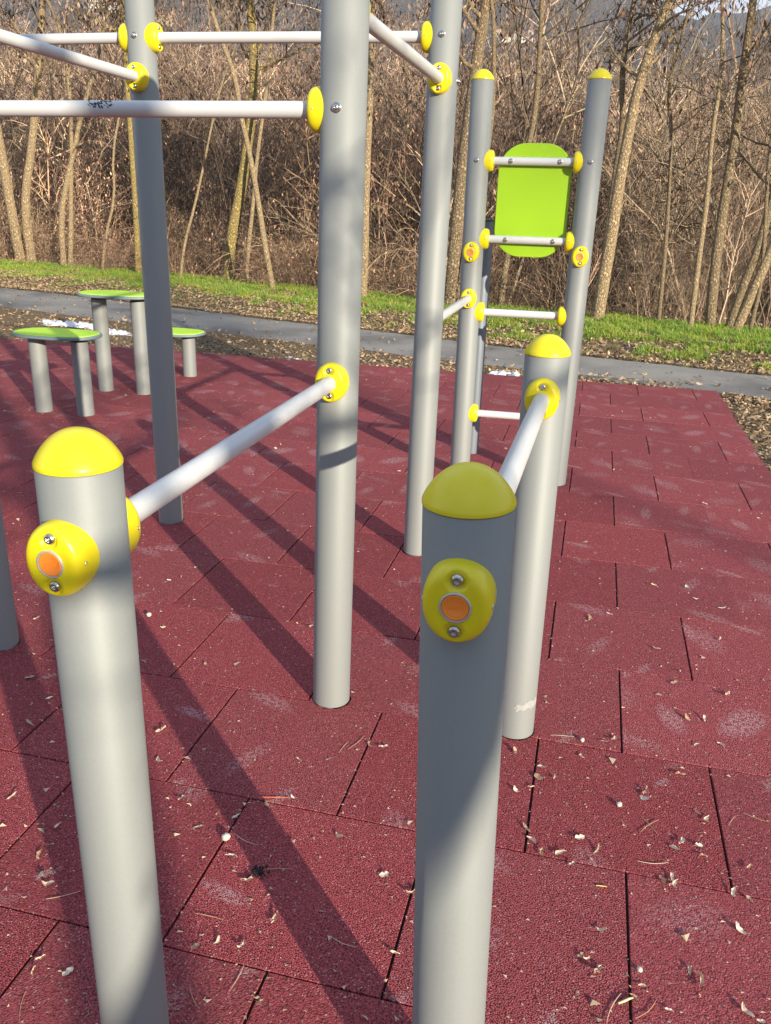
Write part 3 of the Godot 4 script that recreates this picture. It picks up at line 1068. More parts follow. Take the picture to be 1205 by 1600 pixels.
func build_trees() -> void:
	var T := [
		["leftmost trunk of the pale leaning pair at the left edge", 0.105, [[-13.1, 0.0, -17.59], [-13.15, 1.04, -17.56], [-13.21, 2.43, -17.51], [-13.32, 4.16, -17.43], [-13.35, 5.36, -17.41]], 0, 0.7],
		["upright trunk just right of the leaning one at the left edge", 0.098, [[-12.92, 0.0, -17.74], [-12.93, 1.05, -17.73], [-12.88, 1.66, -17.77], [-12.69, 2.56, -17.9], [-12.41, 4.38, -18.11], [-12.23, 5.74, -18.24]], 0, 0.7],
		["slim bowed trunk leaning right above the tallest step stool", 0.058, [[-11.81, 0.0, -17.34], [-11.77, 1.09, -17.37], [-11.63, 1.76, -17.46], [-11.41, 2.55, -17.61], [-11.3, 3.07, -17.69], [-10.93, 4.22, -17.94]], 0, 0.8],
		["slim straight trunk beside the bowed one above the tallest step stool", 0.051, [[-11.7, 0.0, -17.43], [-11.61, 0.96, -17.49], [-11.53, 1.99, -17.54], [-11.47, 2.49, -17.58], [-11.41, 3.93, -17.62]], 0, 0.7],
		["straight yellowish trunk half hidden behind the shaded tall post", 0.061, [[-9.43, 0.0, -16.46], [-9.39, 1.29, -16.48], [-9.39, 2.51, -16.48], [-9.39, 3.89, -16.49], [-9.38, 5.19, -16.49]], 2, 0.7],
		["thickest olive trunk between the shaded post and the near tall post", 0.103, [[-7.17, 0.0, -15.99], [-7.08, 0.88, -16.02], [-6.87, 1.83, -16.12], [-6.76, 2.52, -16.17], [-6.63, 3.41, -16.23], [-6.61, 4.36, -16.23], [-6.68, 5.27, -16.21]], 2, 0.9],
		["thin stem immediately right of the thick olive trunk", 0.037, [[-6.6, 0.0, -15.55], [-6.55, 0.68, -15.57], [-6.44, 1.49, -15.61], [-6.35, 2.38, -15.65], [-6.19, 3.35, -15.72], [-6.08, 4.28, -15.76], [-6.01, 4.88, -15.79]], 0, 0.8],
		["pale stem leaning left across the thick olive trunk", 0.047, [[-5.7, 0.0, -14.66], [-5.81, 0.74, -14.61], [-5.92, 1.6, -14.57], [-6.05, 2.42, -14.52], [-6.15, 2.86, -14.48], [-6.22, 3.49, -14.45], [-6.43, 4.05, -14.37], [-6.62, 4.67, -14.3]], 0, 0.7],
		["straight trunk close behind the right side of the near tall post", 0.066, [[-3.86, 0.0, -14.12], [-3.84, 0.74, -14.13], [-3.84, 1.75, -14.13], [-3.82, 2.71, -14.14], [-3.8, 3.62, -14.14], [-3.78, 4.49, -14.15]], 0, 0.7],
		["thick dark trunk rising behind the left post of the ladder", 0.104, [[-2.26, 0.0, -13.63], [-2.22, 1.02, -13.64], [-2.17, 2.23, -13.65], [-2.11, 2.94, -13.66], [-2.06, 3.62, -13.66], [-2.0, 4.12, -13.67], [-1.95, 4.52, -13.68]], 1, 0.9],
		["thin dark stem crossing right of the thick trunk behind the ladder", 0.036, [[-2.15, 0.0, -13.59], [-2.05, 1.03, -13.6], [-1.91, 1.78, -13.63], [-1.76, 2.68, -13.65], [-1.81, 3.7, -13.64], [-1.88, 4.35, -13.63]], 1, 0.8],
		["slanting stem passing behind the lime green panel", 0.047, [[-1.46, 0.0, -13.76], [-1.41, 0.85, -13.77], [-1.32, 1.62, -13.78], [-1.24, 2.26, -13.79], [-1.15, 2.96, -13.8], [-1.17, 3.88, -13.79], [-1.2, 4.45, -13.79]], 1, 0.9],
		["tall trunk slanting right from beside the ladder's right post", 0.086, [[0.08, 0.0, -12.99], [0.1, 0.59, -12.99], [0.14, 1.22, -12.99], [0.15, 1.73, -12.99], [0.2, 2.48, -12.99], [0.26, 3.12, -12.99], [0.37, 3.65, -12.98], [0.55, 4.24, -12.98]], 0, 0.45],
		["thinner forked stem left of the tall slanting trunk by the ladder", 0.049, [[0.05, 0.0, -13.3], [0.08, 0.94, -13.3], [0.1, 2.08, -13.3], [0.13, 2.75, -13.3], [0.04, 3.24, -13.3], [0.03, 3.79, -13.3], [0.09, 4.24, -13.3]], 1, 0.5],
		["thin sapling between the slanting trunk and the right-hand trunks", 0.028, [[0.96, 0.0, -13.11], [0.93, 0.71, -13.11], [0.91, 1.15, -13.11], [0.85, 1.92, -13.12], [0.78, 2.66, -13.12], [0.65, 3.14, -13.13], [0.75, 3.75, -13.13]], 1, 0.15],
		["slim pale trunk just left of the dark trunk at right", 0.036, [[1.36, 0.0, -12.58], [1.34, 0.68, -12.58], [1.33, 1.19, -12.58], [1.32, 1.84, -12.58], [1.26, 2.54, -12.59], [1.27, 3.22, -12.59]], 0, 0.15],
		["stout dark upright trunk second from the right edge group", 0.069, [[1.65, 0.0, -12.79], [1.61, 0.42, -12.79], [1.57, 1.19, -12.8], [1.57, 2.01, -12.79], [1.58, 2.64, -12.79], [1.55, 3.24, -12.8], [1.54, 3.68, -12.8], [1.53, 4.18, -12.8]], 1, 0.25],
		["left trunk of the pair leaning out at the right edge", 0.059, [[1.88, 0.0, -12.69], [1.97, 0.62, -12.67], [2.08, 1.13, -12.66], [2.13, 1.62, -12.65], [2.2, 2.25, -12.64], [2.11, 3.37, -12.65]], 1, 0.2],
		["right trunk of the pair leaning out at the right edge", 0.067, [[1.97, 0.0, -12.66], [2.1, 0.54, -12.64], [2.24, 1.14, -12.62], [2.39, 1.79, -12.59], [2.46, 2.63, -12.58]], 0, 0.2],
		["thin sapling leaning right, left of the thick olive trunk", 0.026, [[-8.09, 0.0, -15.72], [-7.98, 0.74, -15.77], [-7.77, 1.45, -15.89], [-7.57, 2.27, -15.99], [-7.44, 2.84, -16.05]], 0, 0.8],
		["thin sapling just left of the shaded tall post", 0.027, [[-10.29, 0.0, -16.46], [-10.18, 0.76, -16.53], [-9.96, 1.53, -16.66], [-9.95, 2.39, -16.67], [-9.73, 3.36, -16.81]], 0, 0.8],
		["thin sapling farthest right behind the leaning pair", 0.027, [[2.15, 0.0, -12.61], [2.19, 0.72, -12.6], [2.11, 1.46, -12.62], [2.01, 2.25, -12.64]], 1, 0.2],
	]
	for k in T.size():
		make_tree(T[k][0], T[k][1], T[k][2], 100 + k * 13, T[k][3], T[k][4])

# ---------------------------------------------------------------- thicket
func shrub(sd: int, o_: Dictionary) -> ArrayMesh:
	var r_ := RandomNumberGenerator.new()
	r_.seed = sd
	var b := MB.new()
	for s in o_.stems:
		var a := r_.randf() * TAU
		var o := Vector3(cos(a), 0, sin(a)) * r_.randf_range(0.0, o_.base)
		var d := Vector3(cos(a) * o_.spread * r_.randf(), 1.0, sin(a) * o_.spread * r_.randf()).normalized()
		shoot(b, o, d, o_.h * r_.randf_range(0.55, 1.05), r_.randf_range(0.6, 1.4) * o_.thick, 0, r_, o_)
	return b.mesh()

func shoot(b: MB, p: Vector3, d: Vector3, len: float, r: float, level: int, r_: RandomNumberGenerator, o_: Dictionary) -> void:
	var n := [7, 4, 2][level] as int
	var pts := PackedVector3Array([p])
	var rad := PackedFloat32Array([r])
	var q := p
	var dd := d
	for k in n:
		dd = (dd + Vector3(r_.randfn(0, 0.15), r_.randfn(0, 0.08) - o_.droop * (k + 1), r_.randfn(0, 0.15))).normalized()
		q += dd * len / n
		pts.append(q)
		rad.append(maxf(r * (1.0 - 0.75 * (k + 1) / n), 0.0015))
	var pale: bool = r_.randf() < o_.straw
	var col := (Color(0.41, 0.315, 0.21) if pale else Color(0.2, 0.148, 0.105)) * r_.randf_range(0.55, 1.3)
	col.a = 1.0
	b.tube(pts, rad, 3, col, 0.0, false)
	if level < 2:
		for k in o_.kids[level]:
			var t := r_.randf_range(0.22, 1.0) * (n - 0.001)
			var at := pts[int(t)].lerp(pts[int(t) + 1], t - floorf(t))
			var side := Vector3(r_.randfn(), r_.randfn() * 0.5, r_.randfn()).normalized()
			shoot(b, at, (dd * 0.75 + side * 0.75 + Vector3(0, 0.15, 0)).normalized(), len * r_.randf_range(0.2, 0.42), maxf(r * 0.45, 0.002), level + 1, r_, o_)
	if level > 0 and r_.randf() < o_.leafy * (0.5 if level == 1 else 1.0):
		pod_cluster(b, q, r_, 3 + r_.randi() % 7, o_.leaf)

func build_thicket() -> void:
	var kinds := [
		shrub(301, {"h": 4.8, "stems": 4, "base": 0.3, "spread": 0.25, "thick": 0.013, "droop": 0.0, "straw": 0.15, "kids": [11, 4], "leafy": 0.9, "leaf": 1.1}),
		shrub(302, {"h": 4.3, "stems": 4, "base": 0.4, "spread": 0.35, "thick": 0.012, "droop": 0.0, "straw": 0.3, "kids": [10, 4], "leafy": 0.55, "leaf": 1.1}),
		shrub(303, {"h": 4.0, "stems": 5, "base": 0.3, "spread": 0.45, "thick": 0.011, "droop": 0.0, "straw": 0.75, "kids": [8, 4], "leafy": 0.08, "leaf": 1.0}),
		shrub(304, {"h": 1.9, "stems": 13, "base": 0.5, "spread": 1.1, "thick": 0.005, "droop": 0.05, "straw": 0.2, "kids": [5, 3], "leafy": 0.45, "leaf": 0.65}),
		shrub(305, {"h": 1.8, "stems": 14, "base": 0.45, "spread": 1.2, "thick": 0.006, "droop": 0.055, "straw": 0.75, "kids": [4, 3], "leafy": 0.12, "leaf": 0.6}),
		shrub(306, {"h": 2.7, "stems": 8, "base": 0.3, "spread": 0.7, "thick": 0.008, "droop": 0.0, "straw": 0.2, "kids": [8, 5], "leafy": 0.18, "leaf": 0.8}),
		shrub(307, {"h": 2.9, "stems": 7, "base": 0.3, "spread": 0.55, "thick": 0.008, "droop": 0.0, "straw": 0.15, "kids": [8, 4], "leafy": 0.8, "leaf": 0.95}),
		shrub(308, {"h": 1.4, "stems": 46, "base": 0.6, "spread": 0.5, "thick": 0.003, "droop": 0.015, "straw": 0.85, "kids": [1, 0], "leafy": 0.2, "leaf": 0.7}),
		shrub(309, {"h": 3.2, "stems": 9, "base": 0.5, "spread": 0.6, "thick": 0.009, "droop": 0.0, "straw": 0.45, "kids": [7, 4], "leafy": 0.1, "leaf": 0.8}),
	]
	kinds.append(shrub(310, {"h": 7.0, "stems": 1, "base": 0.0, "spread": 0.25, "thick": 0.036, "droop": 0.0, "straw": 0.9, "kids": [15, 5], "leafy": 0.06, "leaf": 1.0}))
	kinds.append(shrub(311, {"h": 6.0, "stems": 2, "base": 0.2, "spread": 0.3, "thick": 0.026, "droop": 0.0, "straw": 0.4, "kids": [14, 5], "leafy": 0.3, "leaf": 1.2}))
	var put_at := []
	var cols := []
	for k in kinds.size():
		put_at.append([]); cols.append([])
	var r_ := RandomNumberGenerator.new()
	r_.seed = 77
	var drift := noise(FastNoiseLite.TYPE_SIMPLEX, 0.22, 88, 2)
	for k in 5600:
		var x := 0.0
		var s := 0.0
		var sc := 1.0
		var pick := [0]
		var tint := Color.WHITE
		if k < 1500:
			x = r_.randf_range(-23.0, 9.0)
			s = 0.25 + pow(r_.randf(), 1.25) * 8.0
			var right := smoothstep(-1.5, 1.0, x)
			if right > 0.5 and s < 3.0 and r_.randf() < 0.8: continue
			if drift.get_noise_2d(x, s * 0.6) < -0.12 and r_.randf() < 0.8: continue
			sc = r_.randf_range(0.55, 1.2)
			if s < 1.8: pick = [3, 3, 3, 4, 4, 4, 2, 7] if right < 0.5 else [4, 5, 7, 3]
			elif right > 0.5: pick = [2, 5, 8, 8, 7, 4, 9, 9, 10]
			else: pick = [0, 0, 1, 1, 2, 2, 3, 5, 6, 6, 8, 9, 10]
			if pick.size() > 8 and s < 3.5:
				sc *= 0.8
				if r_.randf() < 0.35: continue
			tint = Color(1, 1, 1) * r_.randf_range(0.8, 1.15) * (0.85 + 0.9 * drift.get_noise_2d(x * 1.7 + 50.0, s * 1.7))
			tint.r *= r_.randf_range(0.95, 1.12)
			if s < 2.5: tint = Color(tint.r * 1.4, tint.g * 1.28, tint.b * 1.18)
		elif k < 3400:
			s = 7.5 + pow(r_.randf(), 1.5) * 60.0
			x = r_.randf_range(-24.0 - s * 0.85, 10.0 + s * 0.45)
			var open := drift.get_noise_2d(x * 0.55 + 9.0, s * 0.5)
			sc = r_.randf_range(0.7, 1.5)
			if x > -s * 0.12: sc *= 0.72
			if open < -0.05: pick = [7, 7, 7, 4, 9]
			else: pick = [0, 1, 1, 5, 6, 8, 8, 2, 9, 10] if x < 0 else [1, 5, 8, 8, 7, 7, 2, 9, 9]
			tint = Color(1.08, 1.0, 0.99) * r_.randf_range(0.75, 1.25) * (1.0 + 1.0 * drift.get_noise_2d(x * 0.8 + 70.0, s * 0.8))
		else:
			s = 60.0 + pow(r_.randf(), 1.2) * 215.0
			x = r_.randf_range(-30.0 - s * 0.85, 10.0 + s * 0.5)
			sc = r_.randf_range(1.1, 2.7)
			if x > -s * 0.12: sc *= 0.7
			var bear := rad_to_deg(atan2(x, at_line(BANK, clampf(x, -30, 20)) + s))
			if bear > -8.5 and bear < -3.0 and s > 80.0: sc *= 0.45
			pick = [0, 1, 5, 6, 8, 8, 9, 10]
			if drift.get_noise_2d(x * 0.15, s * 0.15) < -0.1 and r_.randf() < 0.7: pick = [7]
			tint = Color(1.15, 1.06, 1.12) * r_.randf_range(0.7, 1.35) * (1.0 + 0.9 * drift.get_noise_2d(x * 0.3 + 30.0, s * 0.3))
		tint = Color(maxf(tint.r, 0.3), maxf(tint.g, 0.28), maxf(tint.b, 0.27))
		var z := -(at_line(BANK, clampf(x, -30, 20)) + s)
		var kind: int = pick[r_.randi() % pick.size()]
		tint.a = 1.0
		put_at[kind].append(Transform3D(Basis.from_euler(Vector3(r_.randfn(0, 0.1), r_.randf() * TAU, r_.randfn(0, 0.1))).scaled(Vector3(sc, sc * r_.randf_range(0.85, 1.2), sc)), Vector3(x, ground_y(x, z) - 0.08 * sc, z)))
		cols[kind].append(tint)
	var what := ["tall leafy saplings", "tall half-leafy saplings", "tall pale bare saplings", "low brown brambles", "low pale arching canes", "dark twiggy bushes", "bushes full of dry leaves", "clumps of dry straw", "grey bare bushes", "slender pale pole stems", "slender dark pole stems"]
	for k in kinds.size():
		var o := many("thicket", kinds[k], put_at[k], M.twig, cols[k])
		o.set_meta("kind", "stuff")
		tag(o, what[k] + " of the dense thicket behind the grass bank", "thicket", "thicket covering the slope behind the bank")

# ---------------------------------------------------------------- trees up-sun, outside the frame, whose shade falls on the rig
func sunward(a: float, q: float, y: float) -> Vector3:
	# a metres towards the sun from the low bar's near post, q across (to the right as the sun sees it)
	var b := Vector3(-0.11, 0, -1.01)
	return b + Vector3(SUN_SIDE.x, 0, SUN_SIDE.y) * a + Vector3(SUN_SIDE.y, 0, -SUN_SIDE.x) * q + Vector3(0, y, 0)

func build_shade_trees() -> void:
	var list := [
		[6.5, [[-1.35, 0.0], [-0.75, 1.25], [-0.19, 2.38], [-0.03, 2.8], [0.02, 3.4], [0.0, 4.5], [0.1, 5.5]], 0.118, "crooked trunk behind the camera on the sunny side, nearest the low bar"],
		[34.0, [[2.4, 0.0], [2.5, 4.0], [2.9, 8.6], [2.8, 11.0]], 0.07, "slim trunk farther behind the camera, right of the crooked one"],
		[15.0, [[-1.6, 0.0], [-1.7, 2.2], [-1.3, 4.0], [-1.2, 5.6]], 0.08, "slim trunk farther behind the camera, left of the crooked one"],
	]
	for k in list.size():
		var poly := []
		for q in list[k][1]:
			var p := sunward(list[k][0], q[0], q[1])
			poly.append([p.x, p.y, p.z])
		var limbs := []
		for l in ([[0.042, [[-0.02, 2.78], [-0.25, 2.95], [-0.5, 2.93], [-0.75, 3.02], [-1.05, 3.3]]], [0.034, [[0.0, 3.0], [0.35, 3.1], [0.75, 3.12], [1.1, 3.22], [1.4, 3.5]]], [0.02, [[0.0, 3.4], [0.4, 3.75], [0.8, 3.7], [1.3, 3.85]]]] if k == 0 else []):
			var lp := []
			for q in l[1]:
				var p := sunward(list[k][0], q[0], q[1])
				lp.append([p.x, p.y, p.z])
			limbs.append([l[0], lp])
		make_tree(list[k][3], list[k][2], poly, 901 + k * 7, 1, 0.25, 0.55, limbs)

# ---------------------------------------------------------------- grass, leaves, snow
func build_verges() -> void:
	var r_ := RandomNumberGenerator.new()
	r_.seed = 41
	# grass tufts
	var tufts := []
	for k in 3:
		var b := MB.new()
		for j in 16:
			var a := r_.randf() * TAU
			var o := Vector3(r_.randfn(0, 0.03), 0, r_.randfn(0, 0.03))
			var h := r_.randf_range(0.025, 0.08)
			var lean := Vector3(cos(a), 0, sin(a)) * h * r_.randf_range(0.3, 1.3)
			var w := Vector3(-sin(a), 0, cos(a)) * r_.randf_range(0.0018, 0.0032)
			var c := Color(0.185, 0.35, 0.035) * r_.randf_range(0.65, 1.4)
			if r_.randf() < 0.14: c = Color(0.36, 0.32, 0.13)
			c.a = 1.0
			var m := o + lean * 0.4 + Vector3(0, h * 0.65, 0)
			b.quad(o - w, m - w, m + w, o + w, c)
			b.tri(m - w, o + lean + Vector3(0, h * (1.0 - 0.3 * r_.randf()), 0), m + w, c)
		tufts.append(b.mesh())
	var patch := noise(FastNoiseLite.TYPE_SIMPLEX, 0.8, 19, 3)
	var spots := [[], [], []]
	var cols := [[], [], []]
	for k in 95000:
		var x := r_.randf_range(-19.0, 6.0)
		var f := at_line(PATH_FAR, x)
		var bk := at_line(BANK, x)
		var s := r_.randf()
		var v := lerpf(f - 0.05, bk + 0.7, s)
		var edge := lerpf(0.46, 0.33, smoothstep(-3.0, 0.5, x)) + patch.get_noise_2d(x, v * 1.5) * 0.42
		var thin := smoothstep(edge - 0.16, edge + 0.14, s)
		if r_.randf() > thin * 0.97 + 0.03: continue
		if v > bk + 0.1 and r_.randf() < 0.6: continue
		var sc := r_.randf_range(0.6, 1.3) * lerpf(0.6, 1.1, thin)
		var y := ground_y(x, -v)
		var k3 := r_.randi() % 3
		var bare := patch.get_noise_2d(x * 3.0 + 11.0, v * 3.0)
		if bare < -0.3 and r_.randf() < 0.7: continue
		spots[k3].append(Transform3D(Basis.from_euler(Vector3(0, r_.randf() * TAU, 0)).scaled(Vector3(sc, sc * r_.randf_range(0.7, 1.3), sc)), Vector3(x, y - 0.005, -v)))
		var g := 0.5 + 0.5 * patch.get_noise_2d(x * 2.0 + 40.0, v * 2.0)
		cols[k3].append(Color(lerpf(0.7, 1.75, g), lerpf(0.8, 1.2, g), lerpf(0.8, 1.1, r_.randf())))
	for k in 3:
		var o := many("grass", tufts[k], spots[k], M.blade, cols[k])
		o.set_meta("kind", "stuff")
		tag(o, "bright green grass growing on the bank beyond the path", "grass", "grass of the bank")
	# fallen leaves along the path, on the bank and on the strip of soil
	var leaf := MB.new()
	var lp := [Vector3(-0.03, 0.004, 0), Vector3(-0.008, 0.0, 0.014), Vector3(0.016, 0.006, 0.01), Vector3(0.032, 0.012, 0), Vector3(0.014, 0.004, -0.013), Vector3(-0.01, 0.008, -0.012)]
	for k in range(1, 5):
		leaf.tri(lp[0], lp[k], lp[k + 1])
	var lm := leaf.mesh()
	var where := []
	var lc := []
	for k in 72000:
		var x := r_.randf_range(-19.0, 6.0) if k < 42000 or k >= 50000 else r_.randf_range(1.24, 4.0)
		var f := at_line(PATH_FAR, x)
		var n := at_line(PATH_NEAR, x)
		var bk := at_line(BANK, x)
		var v := 0.0
		var u := r_.randf() if k < 42000 else 0.9
		if u < 0.8: v = f - 0.12 + pow(r_.randf(), 1.25) * (bk - f) * 0.95
		elif u < 0.95:
			v = lerpf(8.24, n + 0.05, r_.randf())
			if x > 1.2:
				v = n - pow(r_.randf(), 1.2) * (n - 3.5)
			elif n < 8.3: continue
		elif u < 0.965: v = lerpf(n, f, r_.randf())
		else: v = bk + r_.randf_range(0, 2.0)
		if k >= 50000:
			x = r_.randf_range(-20.0, 8.0)
			v = at_line(BANK, x) + pow(r_.randf(), 1.3) * 7.0
		if x > 1.0 and x < 1.22 and v < 8.23: continue
		var y := maxf(ground_y(x, -v), 0.008 if v > n and v < f else -1.0)
		if v > n and v < f: y = 0.006 + 0.018 * sin(PI * (v - n) / (f - n))
		var sc := r_.randf_range(0.4, 1.15)
		where.append(Transform3D(Basis.from_euler(Vector3(r_.randfn(0, 0.45), r_.randf() * TAU, r_.randfn(0, 0.45))).scaled(Vector3.ONE * sc), Vector3(x, y + (0.008 if v < f else 0.008 + 0.03 * r_.randf()), -v)))
		var g := r_.randf()
		var c := Color(0.3, 0.19, 0.1).lerp(Color(0.48, 0.36, 0.22), g) if r_.randf() < 0.75 else Color(0.14, 0.085, 0.05)
		lc.append(c * r_.randf_range(0.75, 1.15))
	var lo := many("fallen_leaves", lm, where, M.twig, lc)
	lo.set_meta("kind", "stuff")
	tag(lo, "brown fallen leaves strewn along both edges of the path", "leaves")
	# crumbs of soil and small stones on the bare strip
	var st := MB.new()
	st.lathe(PackedVector2Array([Vector2(0.0, -0.5), Vector2(0.4, -0.35), Vector2(0.52, 0.0), Vector2(0.33, 0.34), Vector2(0.0, 0.45)]), 6, Color.WHITE, false)
	where = []
	lc = []
	for k in 2600:
		var x := r_.randf_range(-13.0, 4.0)
		var n := at_line(PATH_NEAR, x)
		var v := lerpf(8.26, n, r_.randf()) if x < 1.2 else r_.randf_range(3.0, n)
		if x < 1.2 and n < 8.3: continue
		if x > 1.0 and x < 1.24: continue
		var sc := 0.006 + 0.03 * pow(r_.randf(), 3.0)
		where.append(Transform3D(Basis.from_euler(Vector3(r_.randf() * TAU, r_.randf() * TAU, 0)).scaled(Vector3(sc, sc * 0.6, sc)), Vector3(x, ground_y(x, -v) + sc * 0.15, -v)))
		lc.append(Color(0.2, 0.16, 0.12) * r_.randf_range(0.5, 1.6))
	lo = many("gravel", st.mesh(), where, M.twig, lc)
	lo.set_meta("kind", "stuff")
	tag(lo, "small stones and crumbs of soil on the strip between mat and path", "gravel")
	# snow left over
	snow_patch([[-7.15, -9.78], [-6.7, -9.55], [-6.35, -9.6], [-5.95, -9.38], [-5.6, -9.2], [-5.25, -9.02]], 0.13, 0.05, 5, "long melting snow patch on the soil behind the step stools")
	snow_patch([[-0.98, -8.3], [-0.78, -8.36], [-0.6, -8.29]], 0.1, 0.04, 6, "small snow patch at the far edge of the red mat beside the short post")
	snow_patch([[-3.2, -8.45], [-2.95, -8.42]], 0.06, 0.02, 8, "thin sliver of ice on the soil beside the far edge of the mat")
	for k in [[0.25, -14.6, 0.5], [0.75, -14.4, 0.6], [1.15, -14.7, 0.4], [-3.2, -14.9, 0.35], [0.5, -15.0, 0.45]].size():
		var q: Array = [[0.25, -14.6, 0.5], [0.75, -14.4, 0.6], [1.15, -14.7, 0.4], [-3.2, -14.9, 0.35], [0.5, -15.0, 0.45]][k]
		snow_patch([[q[0] - q[2] * 0.5, q[1]], [q[0] + q[2] * 0.5, q[1] + 0.1]], 0.16, 0.06, 20 + k, ["leftmost", "second", "third", "fourth", "rightmost"][[1, 3, 4, 0, 2][k]] + " broken snow remnant from the left under the thicket", "snow remnants under the thicket")

func snow_patch(line: Array, half: float, high: float, sd: int, label: String, group := "") -> void:
	var nz := noise(FastNoiseLite.TYPE_SIMPLEX, 5.0, sd, 3)
	var c := Vector3.ZERO
	for q in line: c += Vector3(q[0], 0, q[1])
	c /= line.size()
	c.y = ground_y(c.x, c.z)
	var b := MB.new()
	var n := 14 * (line.size() - 1)
	var m := 11
	for k in n + 1:
		var f := float(k) / n * (line.size() - 1)
		var i0 := mini(int(f), line.size() - 2)
		var p := Vector2(line[i0][0], line[i0][1]).lerp(Vector2(line[i0 + 1][0], line[i0 + 1][1]), f - i0)
		var d := Vector2(line[i0 + 1][0] - line[i0][0], line[i0 + 1][1] - line[i0][1]).normalized()
		var s := Vector2(-d.y, d.x)
		var e := minf(1.0, sin(PI * clampf(float(k) / n, 0.001, 0.999)) * 2.2)
		for j in m:
			var t := (float(j) / (m - 1) * 2.0 - 1.0)
			var w := half * e * (1.0 + 0.75 * nz.get_noise_2d(p.x * 1.3 + signf(t) * 7.0, p.y))
			var q := p + s * t * w
			var y := high * sqrt(maxf(0.0, 1.0 - t * t)) * e * (0.75 + 0.8 * nz.get_noise_2d(q.x * 2.0 + 30.0, q.y * 2.0))
			b.vert(Vector3(q.x - c.x, ground_y(q.x, q.y) - c.y + y - 0.012, q.y - c.z), Vector3.ZERO, Color.WHITE, q)
	for k in n:
		for j in m - 1:
			var a := k * m + j
			b.face(a, a + m, a + m + 1); b.face(a, a + m + 1, a + 1)
	for f in range(0, b.i.size(), 3):
		var p := b.v[b.i[f]]
		var nn := (b.v[b.i[f + 2]] - p).cross(b.v[b.i[f + 1]] - p)
		if nn.y < 0:
			nn = -nn
			var sw := b.i[f + 1]
			b.i[f + 1] = b.i[f + 2]; b.i[f + 2] = sw
		for q in 3: b.n[b.i[f + q]] += nn
	for q in b.n.size(): b.n[q] = b.n[q].normalized() if b.n[q].length_squared() > 1e-20 else Vector3.UP
	var o := put("snow_patch", b.mesh(M.snow))
	o.position = c
	tag(o, label, "snow", group)

# ---------------------------------------------------------------- litter on the mat
func scrap(sd: int) -> ArrayMesh:
	# a torn, curled piece of leaf: a strip of ribs with a raised, uneven rim
	var r_ := RandomNumberGenerator.new()
	r_.seed = sd
	var b := MB.new()
	var n := 6
	var wide := r_.randf_range(0.28, 0.6)
	var curl := r_.randf_range(0.15, 0.55)
	var bend := r_.randf_range(-0.5, 0.5)
	var rows := []
	for k in n + 1:
		var t := float(k) / n * 2.0 - 1.0
		var w := wide * sqrt(maxf(0.03, 1.0 - t * t)) * r_.randf_range(0.5, 1.15)
		var z := bend * t * t
		var y := 0.08 + absf(t) * r_.randf_range(0.0, 0.35)
		rows.append([Vector3(t, y + curl * r_.randf_range(0.3, 1.0), z - w), Vector3(t + r_.randf_range(-0.1, 0.1), y, z), Vector3(t, y + curl * r_.randf_range(0.3, 1.0), z + w * r_.randf_range(0.4, 1.0))])
	for k in n:
		for j in 2:
			b.quad(rows[k][j], rows[k][j + 1], rows[k + 1][j + 1], rows[k + 1][j])
	return b.mesh()

# alike bits on the mat are told apart by where they lie
func name_by_place(bits: Array) -> void:
	var word := ["nearest", "second nearest", "third nearest", "fourth nearest", "fifth nearest", "sixth nearest", "seventh nearest", "eighth nearest", "ninth nearest", "tenth nearest", "eleventh nearest", "twelfth nearest", "thirteenth nearest", "fourteenth nearest", "fifteenth nearest"]
	bits.sort_custom(func(a, b): return a[0].position.length_squared() < b[0].position.length_squared())
	var seen := {}
	for b in bits:
		var p: Vector3 = b[0].position
		var place := "on tiles beyond the low bar" if p.x > -0.12 and p.z < -2.3 else "on tiles right of the low bar" if p.x > -0.12 else "on tiles between the front posts" if p.x > -0.75 else "on tiles behind the front left post" if p.z < -1.6 else "on tiles left of the front left post" if p.x < -1.0 else "on tiles just past the front left post"
		var key: String = b[1] + " " + place
		seen[key] = seen.get(key, -1) + 1
		tag(b[0], "%s, %s the camera" % [key, word[mini(seen[key], 14)]], b[2], b[3])

